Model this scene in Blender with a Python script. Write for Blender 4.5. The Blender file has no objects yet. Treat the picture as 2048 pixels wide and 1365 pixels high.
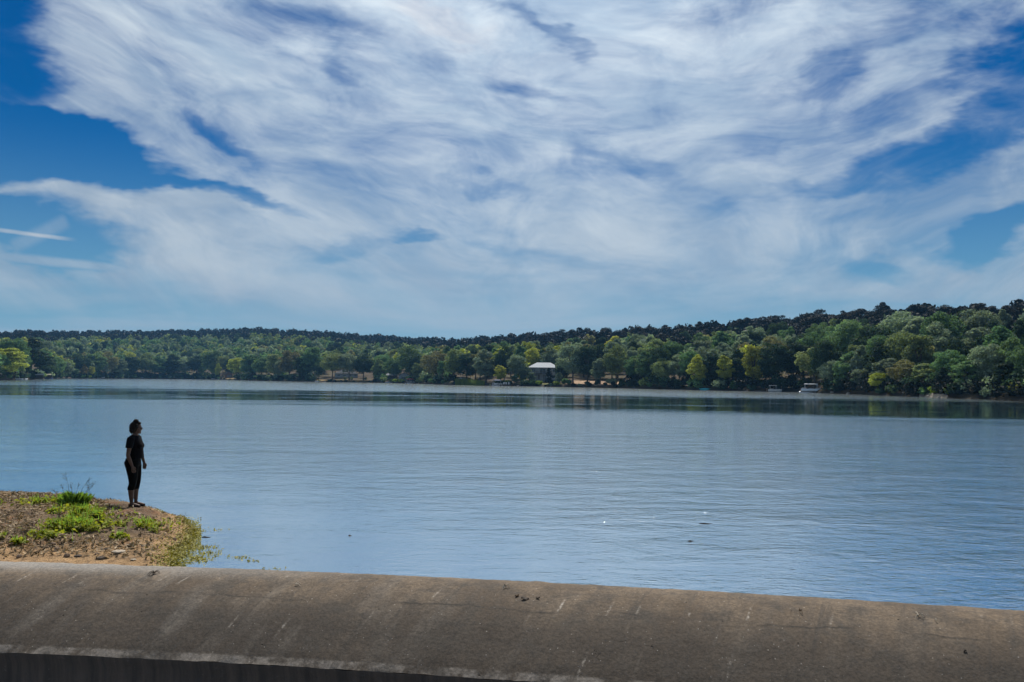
import bpy, bmesh, math, random
import numpy as np
from mathutils import Vector, Matrix

random.seed(7)
RNG = np.random.default_rng(7)
S = bpy.context.scene
COL = S.collection
rad = math.radians

# ------------------------------------------------------------------ camera
F = 1593.0                      # focal length in pixels of a 2048 px wide frame (28 mm)
CAM = Vector((0, 0, 3.0))
PITCH, ROLL = math.atan(76 / F), rad(0.59)
fwd = Vector((0, math.cos(PITCH), math.sin(PITCH)))
r0 = Vector((1, 0, 0)); u0 = r0.cross(fwd)
right = r0 * math.cos(ROLL) + u0 * math.sin(ROLL)
up = u0 * math.cos(ROLL) - r0 * math.sin(ROLL)
cd = bpy.data.cameras.new('camera'); cam = bpy.data.objects.new('camera', cd); COL.objects.link(cam)
cam.matrix_world = Matrix(((right.x, up.x, -fwd.x, CAM.x), (right.y, up.y, -fwd.y, CAM.y),
                           (right.z, up.z, -fwd.z, CAM.z), (0, 0, 0, 1)))
cd.sensor_width = 36; cd.lens = 36 * F / 2048
cd.clip_start = 0.1; cd.clip_end = 8000
S.camera = cam

def ray(px, py):
    return (right * ((px - 1024) / F) + up * ((682.5 - py) / F) + fwd)
def ground(px, py, z=0.0):      # where the sight line of a pixel meets a level
    d = ray(px, py); t = (z - CAM.z) / d.z
    return CAM + d * t
def project(p):
    v = Vector(p) - CAM; k = v.dot(fwd)
    return 1024 + F * v.dot(right) / k, 682.5 - F * v.dot(up) / k

# ------------------------------------------------------------------ light
SUN_EL, SUN_AZ = 54.0, 3.0      # azimuth measured from the view axis (+Y) towards +X
sun_dir = Vector((math.sin(rad(SUN_AZ)) * math.cos(rad(SUN_EL)), math.cos(rad(SUN_AZ)) * math.cos(rad(SUN_EL)), math.sin(rad(SUN_EL))))
sl = bpy.data.lights.new('sun', 'SUN'); so = bpy.data.objects.new('sun', sl); COL.objects.link(so)
sl.energy = 5.0; sl.angle = rad(0.5); sl.color = (1.0, 0.94, 0.85)
so.rotation_euler = (-sun_dir).to_track_quat('-Z', 'Y').to_euler()
so.location = (0, 0, 80)
S.view_settings.view_transform = 'Standard'; S.view_settings.look = 'None'
S.view_settings.exposure = 0.2; S.view_settings.gamma = 1.0
S.cycles.use_denoising = True
S.cycles.max_bounces = 5; S.cycles.transparent_max_bounces = 8
S.cycles.diffuse_bounces = 2; S.cycles.glossy_bounces = 2; S.cycles.transmission_bounces = 2; S.cycles.volume_bounces = 0
S.cycles.sample_clamp_indirect = 4.0
S.cycles.use_adaptive_sampling = True; S.cycles.adaptive_threshold = 0.03

# ------------------------------------------------------------------ node helper
class NT:
    def __init__(s, tree): s.t = tree; s.n = tree.nodes; s.l = tree.links
    def node(s, kind, ins=None, **kw):
        n = s.n.new(kind)
        for k, v in kw.items(): setattr(n, k, v)
        for k, v in (ins or {}).items(): s.set(n, k, v)
        return n
    def set(s, n, k, v):
        i = n.inputs[k]
        if isinstance(v, bpy.types.NodeSocket): s.l.new(v, i)
        else:
            if isinstance(v, (tuple, list)) and len(v) == 3 and i.type == 'RGBA': v = (*v, 1)
            i.default_value = v
    def m(s, op, a, b=None, c=None, clamp=False):
        n = s.n.new('ShaderNodeMath'); n.operation = op; n.use_clamp = clamp
        s.set(n, 0, a)
        if b is not None: s.set(n, 1, b)
        if c is not None: s.set(n, 2, c)
        return n.outputs[0]
    def v(s, op, a, b=None, out=0):
        n = s.n.new('ShaderNodeVectorMath'); n.operation = op; s.set(n, 0, a)
        if b is not None:
            if op == 'SCALE': s.set(n, 'Scale', b)
            else: s.set(n, 1, b)
        return n.outputs[out]
    def noise(s, vec, scale, detail=4, rough=0.5, dist=0.0, out=0):
        return s.node('ShaderNodeTexNoise', {'Vector': vec, 'Scale': scale, 'Detail': detail, 'Roughness': rough, 'Distortion': dist}).outputs[out]
    def ss(s, x, lo, hi, a=0.0, b=1.0):
        return s.node('ShaderNodeMapRange', {0: x, 1: lo, 2: hi, 3: a, 4: b}, interpolation_type='SMOOTHSTEP').outputs[0]
    def mix(s, f, a, b, mode='MIX'):
        n = s.n.new('ShaderNodeMix'); n.data_type = 'RGBA'; n.blend_type = mode
        s.set(n, 0, f); s.set(n, 6, a); s.set(n, 7, b); return n.outputs[2]
    def map(s, vec, loc=(0, 0, 0), rot=(0, 0, 0), scale=(1, 1, 1), kind='POINT'):
        return s.node('ShaderNodeMapping', {'Vector': vec, 'Location': loc, 'Rotation': rot, 'Scale': scale}, vector_type=kind).outputs[0]
    def sep(s, v): n = s.node('ShaderNodeSeparateXYZ', {0: v}); return n.outputs
    def comb(s, x, y, z=0.0): return s.node('ShaderNodeCombineXYZ', {0: x, 1: y, 2: z}).outputs[0]

# ------------------------------------------------------------------ world: Nishita sky with thin high cloud
W = bpy.data.worlds.new('World'); S.world = W; W.use_nodes = True
W.node_tree.nodes.clear(); w = NT(W.node_tree)
sky = w.node('ShaderNodeTexSky', sky_type='NISHITA', sun_disc=False, sun_elevation=rad(SUN_EL), sun_rotation=rad(SUN_AZ))
sky.altitude = 200; sky.air_density = 1.0; sky.dust_density = 0.4; sky.ozone_density = 2.0
D = w.node('ShaderNodeTexCoord').outputs['Generated']
dx, dy, dz = w.sep(D)
dyc = w.m('MAXIMUM', dy, 0.15)
A = w.m('DIVIDE', dx, dyc); B = w.m('DIVIDE', dz, dyc)             # tangents of azimuth and height, fixed in the world
dzc = w.m('ADD', w.m('MAXIMUM', dz, 0.0), 0.16)
P = w.comb(w.m('DIVIDE', dx, dzc), w.m('DIVIDE', dy, dzc))         # the point on a level cloud layer
A2 = w.m('SUBTRACT', A, 0.14); As = w.m('MINIMUM', w.m('MAXIMUM', A2, -2.0), 2.0)
Bf = w.m('SUBTRACT', B, w.m('MULTIPLY', w.m('MULTIPLY', As, As), 0.36))
FQ = w.comb(A, Bf)
w1 = w.noise(w.map(w.comb(A, B), scale=(1, 1.7, 1)), 2.3, 3, 0.5, out=1)
FQ = w.v('ADD', FQ, w.v('MULTIPLY', w.v('SUBTRACT', w1, (0.5, 0.5, 0.5)), (0.30, 0.13, 0.0)))
streak = w.noise(w.map(FQ, rot=(0, 0, rad(6)), scale=(1.5, 5.5, 1)), 1.6, 6, 0.56, 0.15)
wisp = w.noise(w.map(FQ, rot=(0, 0, rad(-9)), scale=(3.0, 11.0, 1)), 1.7, 7, 0.64, 0.7)
feath = w.noise(w.map(FQ, rot=(0, 0, rad(20)), scale=(3.6, 5.2, 1)), 2.1, 7, 0.62, 1.1)
big = w.noise(w.map(P, scale=(1, 1, 1)), 0.5, 4, 0.55)
AB = w.comb(A, B)
lowst = w.noise(w.map(AB, rot=(0, 0, rad(-3)), scale=(0.9, 9.0, 1)), 2.0, 4, 0.5, 0.6)
near_h = w.ss(B, 0.02, 0.17, 1.0, 0.0)
wob = w.noise(w.map(AB, scale=(1.0, 2.2, 1)), 3.4, 5, 0.6, out=1)
ABw = w.v('ADD', AB, w.v('MULTIPLY', w.v('SUBTRACT', wob, (0.5, 0.5, 0.5)), (0.30, 0.15, 0.0)))
def tang(px, py):
    d = ray(px, py); return d.x / d.y, d.z / d.y
def spot(px, py, rx, ry, ang, wt, vec=None, inner=0.25):           # soft elliptical gap (+) or thickening (-) in the cloud layer
    a, b = tang(px, py)
    q = w.map(vec or ABw, loc=(a, b, 0), rot=(0, 0, rad(-ang)), scale=(rx / F, ry / F, 1), kind='TEXTURE')
    return w.ss(w.v('LENGTH', q, out=1), inner, 1.0, wt, 0.0)
gaps = [(95, 300, 400, 105, 14, 1.5), (-20, 285, 330, 110, 5, 1.0), (430, 392, 200, 28, 14, 0.6), (90, 475, 240, 80, 8, 1.2), (-10, 110, 170, 230, 0, 0.85),
        (30, 430, 130, 60, 0, 0.4), (1920, 265, 330, 75, -22, 0.75), (1640, 360, 190, 40, -12, 0.35), (2010, 465, 210, 52, -16, 0.95), (840, 474, 80, 18, 4, 0.42), (2050, 70, 230, 150, -30, 0.95), (1720, 110, 330, 60, -28, 0.32),
        (690, 118, 120, 34, 22, 0.32), (1090, 60, 180, 24, 28, 0.34), (470, 262, 140, 28, 25, 0.3), (1040, 172, 150, 34, 12, 0.3), (600, 20, 170, 50, 10, 0.32),
        (1725, 548, 120, 36, 0, 0.4), (1110, 528, 280, 40, 5, 0.3), (700, 505, 170, 38, -20, 0.28), (1000, 370, 170, 22, 14, 0.25), (1240, 320, 190, 36, 20, 0.22), (1640, 240, 320, 60, -14, 0.32)]
tot = None
for g in gaps:
    x = spot(*g); tot = x if tot is None else w.m('ADD', tot, x)
bank_ = spot(240, 390, 290, 40, 6, 0.75)                            # the tongue of cloud under the blue wedge
low = w.ss(B, 0.10, 0.02, 0.0, 0.12)
cov = w.m('ADD', w.m('MULTIPLY', w.m('SUBTRACT', streak, 0.5), 1.7), w.m('ADD', w.m('MULTIPLY', w.m('SUBTRACT', wisp, 0.5), 0.9), w.m('MULTIPLY', w.m('SUBTRACT', feath, 0.5), 0.95)))
cov = w.m('ADD', cov, w.m('MULTIPLY', w.m('SUBTRACT', big, 0.5), 0.9))
cov = w.m('ADD', cov, 0.79)
cov = w.m('ADD', w.m('MULTIPLY', cov, w.m('SUBTRACT', 1.0, near_h)), w.m('MULTIPLY', near_h, w.m('ADD', 0.50, w.m('MULTIPLY', w.m('SUBTRACT', lowst, 0.5), 3.4))))
tot = w.m('MULTIPLY', tot, w.m('ADD', 0.35, w.m('MULTIPLY', feath, 1.3)))
cov = w.m('SUBTRACT', cov, tot); cov = w.m('ADD', cov, bank_)
def trail(p0, p1, wd, wt):                                          # contrail: a thin straight bar of cloud
    (a0, b0), (a1, b1) = tang(*p0), tang(*p1)
    L = math.hypot(a1 - a0, b1 - b0) / 2; an = math.atan2(b1 - b0, a1 - a0)
    fine = w.v('ADD', AB, w.v('MULTIPLY', w.v('SUBTRACT', wob, (0.5, 0.5, 0.5)), (0.02, 0.012, 0.0)))
    q = w.map(fine, loc=((a0 + a1) / 2, (b0 + b1) / 2, 0), rot=(0, 0, an), scale=(L, wd / F, 1), kind='TEXTURE')
    qx, qy, _ = w.sep(q)
    return w.m('MULTIPLY', w.ss(w.m('ABSOLUTE', qy), 0.2, 1.0, wt, 0.0), w.ss(w.m('ABSOLUTE', qx), 0.8, 1.02, 1.0, 0.0))
trails = w.m('ADD', trail((-300, 425), (155, 482), 6, 0.75), trail((-200, 495), (330, 546), 14, 0.6))
trails = w.m('ADD', trails, trail((20, 500), (140, 440), 22, 0.3))
trails = w.m('ADD', trails, trail((745, 250), (1020, 372), 22, 0.4))
dens = w.m('MAXIMUM', w.ss(cov, -0.05, 1.18), trails)
dens = w.m('MULTIPLY', dens, 0.94)
glow = w.v('DOT_PRODUCT', w.v('NORMALIZE', D), tuple(sun_dir), out=1)
g1 = w.m('POWER', w.m('MAXIMUM', glow, 0.0), 5.0)
fine = w.noise(w.map(FQ, rot=(0, 0, rad(14)), scale=(3.2, 8.0, 1)), 1.9, 6, 0.6, 0.3)
fine = w.m('ADD', 0.5, w.m('MULTIPLY', w.m('SUBTRACT', fine, 0.5), w.m('SUBTRACT', 1.0, near_h)))
cloud = w.mix(g1, (3.2, 3.8, 4.5, 1), (10.0, 11.2, 12.0, 1))
cloud = w.mix(1.0, cloud, w.mix(w.ss(fine, 0.32, 0.68), (0.68, 0.76, 0.85, 1), (1.08, 1.07, 1.05, 1)), 'MULTIPLY')
iri = spot(885, 34, 150, 34, 12, 0.4)
cloud = w.mix(iri, cloud, w.mix(1.0, cloud, (1.06, 0.90, 0.84, 1), 'MULTIPLY'))
hs = w.node('ShaderNodeHueSaturation', {'Hue': 0.5, 'Saturation': 1.35, 'Value': 1.0, 'Color': sky.outputs[0]}).outputs[0]
blue = w.mix(1.0, hs, (0.0, 0.275, 0.45, 1), 'MULTIPLY')
lowhaze = w.mix(w.ss(dz, 0.30, 0.0, 0.0, 0.8), blue, (1.9, 3.5, 4.7, 1))
col = w.mix(dens, lowhaze, cloud)
bg = w.node('ShaderNodeBackground', {'Color': col, 'Strength': 0.1})
w.l.new(bg.outputs[0], w.node('ShaderNodeOutputWorld').inputs[0])
W.cycles.sampling_method = 'NONE'

# ------------------------------------------------------------------ object helpers
def tag(o, label=None, cat=None, group=None, kind=None):
    if label: o['label'] = label
    if cat: o['category'] = cat
    if group: o['group'] = group
    if kind: o['kind'] = kind
    return o
def empty(name, loc=(0, 0, 0), rz=0.0, label=None, cat=None, group=None):
    o = bpy.data.objects.new(name, None); COL.objects.link(o); o.empty_display_size = 0.3
    o.location = loc; o.rotation_euler = (0, 0, rz); return tag(o, label, cat, group)
def link(name, me, parent=None, mat=None, loc=(0, 0, 0), smooth=False):
    o = bpy.data.objects.new(name, me); COL.objects.link(o); o.location = loc
    if parent: o.parent = parent
    if mat and not me.materials: me.materials.append(mat)
    if smooth: me.polygons.foreach_set('use_smooth', [True] * len(me.polygons))
    return o
def mesh_np(name, verts, faces):              # faces: (n,k) int array
    verts = np.asarray(verts, dtype=np.float32); faces = np.asarray(faces, dtype=np.int32)
    me = bpy.data.meshes.new(name); n, k = faces.shape
    me.vertices.add(len(verts)); me.vertices.foreach_set('co', verts.ravel())
    me.loops.add(n * k); me.loops.foreach_set('vertex_index', faces.ravel())
    me.polygons.add(n); me.polygons.foreach_set('loop_start', np.arange(n, dtype=np.int32) * k)
    me.update(calc_edges=True); me.validate(); return me
class MB:                                     # collects simple shapes; build() links them as one mesh object
    def __init__(s): s.v = []; s.f = []
    def box(s, x0, x1, y0, y1, z0, z1):
        b = len(s.v)
        s.v += [(x, y, z) for z in (z0, z1) for y in (y0, y1) for x in (x0, x1)]
        s.f += [tuple(b + i for i in q) for q in ((0, 2, 3, 1), (4, 5, 7, 6), (0, 1, 5, 4), (2, 6, 7, 3), (0, 4, 6, 2), (1, 3, 7, 5))]
        return s
    def poly(s, pts, faces):
        b = len(s.v); s.v += [tuple(p) for p in pts]; s.f += [tuple(b + i for i in f) for f in faces]; return s
    def tube(s, pts, radii, seg=8, caps=True):   # radii: number or (a, b) per point; a along the local side, b along the local front
        pts = [Vector(p) for p in pts]; n = len(pts); b = len(s.v)
        prev = None
        for i, p in enumerate(pts):
            t = (pts[min(i + 1, n - 1)] - pts[max(i - 1, 0)]).normalized()
            ref = Vector((1, 0, 0)) if abs(t.x) < 0.9 else Vector((0, 1, 0))
            if prev is None: side = (ref - t * ref.dot(t)).normalized()
            else: side = (prev - t * prev.dot(t)).normalized()
            prev = side; oth = t.cross(side)
            r = radii[i] if isinstance(radii, (list, tuple)) else radii
            ra, rb = r if isinstance(r, (list, tuple)) else (r, r)
            for k in range(seg):
                an = 2 * math.pi * k / seg
                s.v.append(tuple(p + side * (math.cos(an) * ra) + oth * (math.sin(an) * rb)))
        for i in range(n - 1):
            for k in range(seg):
                k2 = (k + 1) % seg
                s.f.append((b + i * seg + k, b + i * seg + k2, b + (i + 1) * seg + k2, b + (i + 1) * seg + k))
        if caps:
            s.f.append(tuple(b + k for k in reversed(range(seg)))); s.f.append(tuple(b + (n - 1) * seg + k for k in range(seg)))
        return s
    def ball(s, c, r, seg=12, rings=8):
        r = r if isinstance(r, (tuple, list)) else (r, r, r); b = len(s.v)
        for i in range(rings + 1):
            th = math.pi * i / rings
            for k in range(seg):
                ph = 2 * math.pi * k / seg
                s.v.append((c[0] + r[0] * math.sin(th) * math.cos(ph), c[1] + r[1] * math.sin(th) * math.sin(ph), c[2] + r[2] * math.cos(th)))
        for i in range(rings):
            for k in range(seg):
                k2 = (k + 1) % seg
                s.f.append((b + i * seg + k, b + (i + 1) * seg + k, b + (i + 1) * seg + k2, b + i * seg + k2))
        return s
    def mesh(s, name):
        me = bpy.data.meshes.new(name); me.from_pydata(s.v, [], s.f); me.update(); return me
    def build(s, name, mat=None, parent=None, loc=(0, 0, 0), smooth=False):
        return link(name, s.mesh(name), parent, mat, loc, smooth)
def B1(*a): return MB().box(*a)

# ------------------------------------------------------------------ materials
MATS = {}
def mat(name):
    m = bpy.data.materials.new(name); m.use_nodes = True; m.node_tree.nodes.clear(); MATS[name] = m
    n = NT(m.node_tree); n.out = n.node('ShaderNodeOutputMaterial'); return m, n
def plain(name, rgb, rough=0.7, var=0.25, scale=3.0, metal=0.0, bump=0.0, spec=0.4):
    m, n = mat(name); co = n.node('ShaderNodeTexCoord').outputs['Object']
    f = n.noise(co, scale, 5, 0.6)
    c = n.mix(n.ss(f, 0.25, 0.75), tuple(x * (1 - var) for x in rgb), tuple(min(1, x * (1 + var)) for x in rgb))
    p = n.node('ShaderNodeBsdfPrincipled', {'Base Color': c, 'Roughness': rough, 'Metallic': metal, 'Specular IOR Level': spec})
    if bump: n.set(p, 'Normal', n.node('ShaderNodeBump', {'Height': f, 'Strength': bump, 'Distance': 0.02}).outputs[0])
    n.l.new(p.outputs[0], n.out.inputs[0]); return m
def foliage(name, rgb, trans=0.5, spread=0.35, sheen=0.08, hue=0.03):
    m, n = mat(name)
    isl = n.node('ShaderNodeNewGeometry').outputs['Random Per Island']; ob = n.node('ShaderNodeObjectInfo').outputs['Random']
    val = n.m('ADD', n.m('MULTIPLY', n.m('SUBTRACT', isl, 0.5), 2 * spread), n.m('ADD', n.m('MULTIPLY', n.m('SUBTRACT', ob, 0.5), 0.5), 1.0))
    h = n.m('ADD', 0.5 - hue / 2, n.m('MULTIPLY', n.m('FRACT', n.m('MULTIPLY', ob, 7.3)), hue))
    c = n.node('ShaderNodeHueSaturation', {'Hue': h, 'Saturation': 1.0, 'Value': val, 'Color': (*rgb, 1)}).outputs[0]
    p = n.node('ShaderNodeBsdfPrincipled', {'Base Color': c, 'Roughness': 0.65, 'Specular IOR Level': sheen})
    t = n.node('ShaderNodeBsdfTranslucent', {'Color': n.mix(1.0, c, (1.12, 1.12, 0.72, 1), 'MULTIPLY')})
    mx = n.node('ShaderNodeMixShader', {0: trans, 1: p.outputs[0], 2: t.outputs[0]})
    n.l.new(mx.outputs[0], n.out.inputs[0]); return m
LEAF = {
    'dark green': foliage('leaf_dark', (0.030, 0.056, 0.032)),
    'deep green': foliage('leaf_mid', (0.092, 0.165, 0.078)),
    'grey-green': foliage('leaf_grey', (0.165, 0.220, 0.160)),
    'yellow-green': foliage('leaf_yellow', (0.30, 0.33, 0.06), 0.45),
    'olive': foliage('leaf_olive', (0.150, 0.195, 0.085)),
    'rust-tinged olive': foliage('leaf_rust', (0.160, 0.160, 0.080)),
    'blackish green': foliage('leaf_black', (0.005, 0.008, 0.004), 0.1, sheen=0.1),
    'gold': foliage('leaf_gold', (0.23, 0.17, 0.045), 0.4),
}
BARK = plain('bark', (0.055, 0.045, 0.036), 0.9, 0.4, 4.0)
PALEBARK = plain('pale_bark', (0.22, 0.20, 0.17), 0.9, 0.3, 4.0)
WHITE = plain('white_paint', (0.36, 0.38, 0.40), 0.7, 0.06, spec=0.2)
METALROOF = plain('white_metal_roof', (0.33, 0.35, 0.38), 0.8, 0.08, spec=0.15)
DARKWOOD = plain('dark_wood', (0.05, 0.038, 0.03), 0.8, 0.35)
GREYWOOD = plain('grey_wood', (0.16, 0.145, 0.13), 0.85, 0.3)
GREYSIDING = plain('grey_siding', (0.20, 0.23, 0.27), 0.7, 0.12)
BROWNSIDING = plain('brown_siding', (0.10, 0.055, 0.035), 0.8, 0.2)
GREYROOF = plain('grey_shingle', (0.06, 0.063, 0.068), 0.9, 0.2, spec=0.08)
GLASS = plain('window_glass', (0.02, 0.025, 0.03), 0.08, 0.1, spec=0.6)
BLUE = plain('blue_cover', (0.02, 0.05, 0.16), 0.5, 0.2)
TEAL = plain('teal_plastic', (0.02, 0.28, 0.33), 0.35, 0.1)
REDC = plain('red_canvas', (0.45, 0.10, 0.10), 0.7, 0.15)
ALU = plain('aluminium', (0.45, 0.47, 0.5), 0.35, 0.1, metal=0.7)
SEAT = plain('boat_vinyl', (0.3, 0.3, 0.3), 0.5, 0.1)
TANROOF = plain('tan_roof', (0.42, 0.38, 0.24), 0.6, 0.15)
STONE = plain('stone', (0.30, 0.27, 0.23), 0.85, 0.35, 2.0, bump=0.5)
SAND = plain('sand', (0.20, 0.17, 0.13), 0.95, 0.25)

# ------------------------------------------------------------------ terrain: shore, slopes and ridge
shore_px = [(-500, 763), (-120, 762), (0, 761), (58, 760), (92, 758.6), (140, 757.6), (300, 758), (400, 759), (520, 762), (640, 764.5), (760, 766), (840, 768), (905, 770.5), (1000, 772.5),
            (1100, 774), (1200, 776), (1300, 778.5), (1400, 781), (1500, 783), (1600, 785), (1700, 789), (1800, 793), (1900, 797), (2048, 803), (2300, 812), (2700, 830)]
shore_th, shore_r = [], []
for px_, py_ in shore_px:
    g_ = ground(px_, py_); shore_th.append(math.atan2(g_.x, g_.y)); shore_r.append(math.hypot(g_.x, g_.y))
shore_th = [rad(-75)] + shore_th + [rad(75)]; shore_r = [330] + shore_r + [75]
ridge_px = [(-500, 664, 1000), (0, 668, 1050), (50, 663, 1100), (250, 661, 1150), (450, 658, 1150), (510, 656, 1120), (600, 662, 1080), (750, 672, 980), (900, 680, 800), (1000, 673, 680),
            (1090, 664, 600), (1200, 657, 540), (1350, 652, 480), (1500, 640, 430), (1620, 626, 405), (1750, 618, 385), (1890, 611, 360), (2048, 603, 340), (2400, 590, 310)]
TREE_H = 14.5
rid_th, rid_r, rid_h = [], [], []
for px_, py_, R_ in ridge_px:
    d_ = ray(px_, py_); h_ = math.hypot(d_.x, d_.y)
    rid_th.append(math.atan2(d_.x, d_.y)); rid_r.append(R_); rid_h.append(CAM.z + R_ * d_.z / h_ - TREE_H)
def shore(th): return np.interp(th, shore_th, shore_r) + 1.6 * np.sin(th * 97) + 1.1 * np.sin(th * 211 + 1)
def ridge(th): return np.interp(th, rid_th, rid_r), np.interp(th, rid_th, rid_h)
def land_z(x, y):
    x = np.asarray(x, float); y = np.asarray(y, float)
    th = np.arctan2(x, y); r = np.hypot(x, y); s0 = shore(th); R_, H_ = ridge(th)
    d = r - s0
    lowz = np.where(d < 0, np.maximum(d * 0.22, -2.5), 1.3 * (1 - np.exp(-np.maximum(d, 0) / 2.2)))
    t = np.clip((d - 14) / np.maximum(R_ - s0 - 14, 1), 0, 1.0)
    z = lowz + (H_ - 1.3) * (0.35 * t + 0.65 * t * t * (3 - 2 * t))
    z = z + np.where(d > 20, 0.9 * np.sin(x * 0.045) * np.sin(y * 0.038 + 1), 0.0)
    over = np.maximum(r - R_, 0); return z - np.minimum(over * 0.03, 25)
ths = np.linspace(rad(-74), rad(74), 420)
rel = np.concatenate([[-60, -14, -6, -2.5, -1, -0.3, 0.3, 0.8, 1.6, 3, 5, 8, 12, 18, 26, 36, 50], np.linspace(65, 900, 42), [1000, 1150]])
TH, RL = np.meshgrid(ths, rel, indexing='ij'); RR = shore(TH) + RL
TX, TY = RR * np.sin(TH), RR * np.cos(TH); TZ = land_z(TX, TY)
ni, nj = TX.shape
idx = np.arange(ni * nj).reshape(ni, nj)
quads = np.stack([idx[:-1, :-1], idx[1:, :-1], idx[1:, 1:], idx[:-1, 1:]], -1).reshape(-1, 4)
me = mesh_np('terrain', np.stack([TX, TY, TZ], -1).reshape(-1, 3), quads)
m, n = mat('hill_ground')
co = n.node('ShaderNodeTexCoord').outputs['Object']; gz = n.sep(co)[2]
f1 = n.noise(co, 0.05, 5, 0.6); f2 = n.noise(co, 0.7, 5, 0.65)
c = n.mix(n.ss(f1, 0.42, 0.60), (0.085, 0.060, 0.036), (0.09, 0.09, 0.033))
c = n.mix(n.ss(f2, 0.35, 0.75), (0.05, 0.036, 0.024), c)
c = n.mix(n.ss(gz, 0.9, 0.3), c, (0.035, 0.029, 0.020))
p = n.node('ShaderNodeBsdfPrincipled', {'Base Color': c, 'Roughness': 0.95, 'Specular IOR Level': 0.1})
n.l.new(p.outputs[0], n.out.inputs[0])
tag(link('terrain', me, None, m, smooth=True), kind='structure')

# apron below the dam, reaching behind the camera
AP = plain('apron_concrete', (0.14, 0.125, 0.11), 0.9, 0.35, 0.8)
tag(MB().poly([(-1850, -1850, -3.2), (1850, -1850, -3.2), (1850, 11.0, -3.2), (-1850, 11.0, -3.2)], [(0, 1, 2, 3)]).build('ground', AP), kind='structure')

# ------------------------------------------------------------------ dam crest: swept profile
def wall_y(x):
    u = np.clip(np.asarray(x, float), -26, 24) - 0.18
    return 11.19 - 0.156 * u - 0.00599 * u * u
def wall_dy(x): return -0.156 - 0.01198 * (min(max(x, -26), 24) - 0.18)
prof = [(0.36, -2.2), (0.36, -0.6), (0.36, 0.0), (0.345, 0.06), (0.31, 0.105), (0.24, 0.14), (0.12, 0.172), (0, 0.185), (-0.15, 0.183), (-0.3, 0.165), (-0.45, 0.135), (-0.6, 0.095), (-0.75, 0.045), (-0.9, -0.015),
        (-1.05, -0.085), (-1.2, -0.168), (-1.35, -0.262), (-1.5, -0.352), (-1.6, -0.425), (-1.69, -0.495), (-1.715, -0.515)]
prof2 = [(-1.712, -0.52), (-1.70, -0.58), (-1.66, -0.66), (-1.655, -0.9), (-1.655, -1.4), (-1.655, -3.25)]
def sweep(prof, xs, jit=0.0):
    xs = np.asarray(xs); pr = np.asarray(prof); nseg = len(xs)
    dyv = np.array([wall_dy(x) for x in xs]); L = np.hypot(1, dyv); nx, ny = -dyv / L, 1 / L
    X = xs[:, None] + nx[:, None] * pr[None, :, 0]; Y = wall_y(xs)[:, None] + ny[:, None] * pr[None, :, 0]
    Z = np.repeat(pr[None, :, 1], nseg, 0) * np.ones_like(X)
    if jit:
        rg = np.random.default_rng(3); k = rg.normal(0, 1, Z.shape)
        k = (k + np.roll(k, 1, 0) + np.roll(k, 2, 0) + np.roll(k, -1, 0)) / 2
        Z = Z + k * jit
    idx = np.arange(X.size).reshape(X.shape)
    q = np.stack([idx[:-1, :-1], idx[:-1, 1:], idx[1:, 1:], idx[1:, :-1]], -1).reshape(-1, 4)
    me = mesh_np('m', np.stack([X, Y, Z], -1).reshape(-1, 3), q)
    vlen = np.concatenate([[0], np.cumsum(np.hypot(np.diff(pr[:, 0]), np.diff(pr[:, 1])))]) / 1.0
    k0 = int(np.argmin(np.abs(pr[:, 0]))) if abs(pr[:, 0]).min() < 0.01 else 0
    vlen = vlen - vlen[k0]
    uv = me.uv_layers.new(name='UVMap'); li = np.empty(len(me.loops), np.int32); me.loops.foreach_get('vertex_index', li)
    U = np.repeat(xs[:, None], X.shape[1], 1).ravel(); V = np.repeat(vlen[None, :], nseg, 0).ravel()
    uv.data.foreach_set('uv', np.stack([U[li], V[li]], -1).astype(np.float32).ravel())
    return me
wx = np.concatenate([np.linspace(-60, -12, 60), np.linspace(-11.9, 11, 420), np.linspace(11.1, 40, 60)])
m, n = mat('weathered_concrete')
tc = n.node('ShaderNodeTexCoord'); co = tc.outputs['Object']; uv = tc.outputs['UV']
U, V, _ = n.sep(uv)
wrp = n.noise(n.map(uv, scale=(1.3, 1.3, 1)), 1.0, 3, 0.5)
skew = n.comb(n.m('ADD', U, n.m('MULTIPLY', V, 0.28)), V)                  # run-off leans a little along the curved face
n1 = n.noise(co, 0.8, 6, 0.65); n2 = n.noise(co, 7.0, 6, 0.7); n3 = n.noise(co, 26.0, 5, 0.75)
run = n.noise(n.map(skew, scale=(9, 0.7, 1)), 1.0, 5, 0.6)
c = n.mix(n.ss(n1, 0.3, 0.7), (0.072, 0.050, 0.031), (0.165, 0.122, 0.082))
c = n.mix(n.ss(run, 0.35, 0.7, 0.0, 0.55), c, (0.085, 0.066, 0.050))
c = n.mix(n.ss(n2, 0.50, 0.80, 0.0, 0.6), c, (0.075, 0.060, 0.045))
# long tide bands along the crest
bandn = n.noise(n.comb(n.m('MULTIPLY', U, 0.16), n.m('ADD', n.m('MULTIPLY', V, 3.2), n.m('MULTIPLY', wrp, 0.6))), 1.0, 4, 0.6)
c = n.mix(n.ss(bandn, 0.50, 0.66, 0.0, 0.55), c, (0.065, 0.050, 0.038))
c = n.mix(n.ss(V, 0.2, 1.4, 0.0, 0.70), c, (0.036, 0.031, 0.027))            # darker and greyer down the face towards the lower edge
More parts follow.
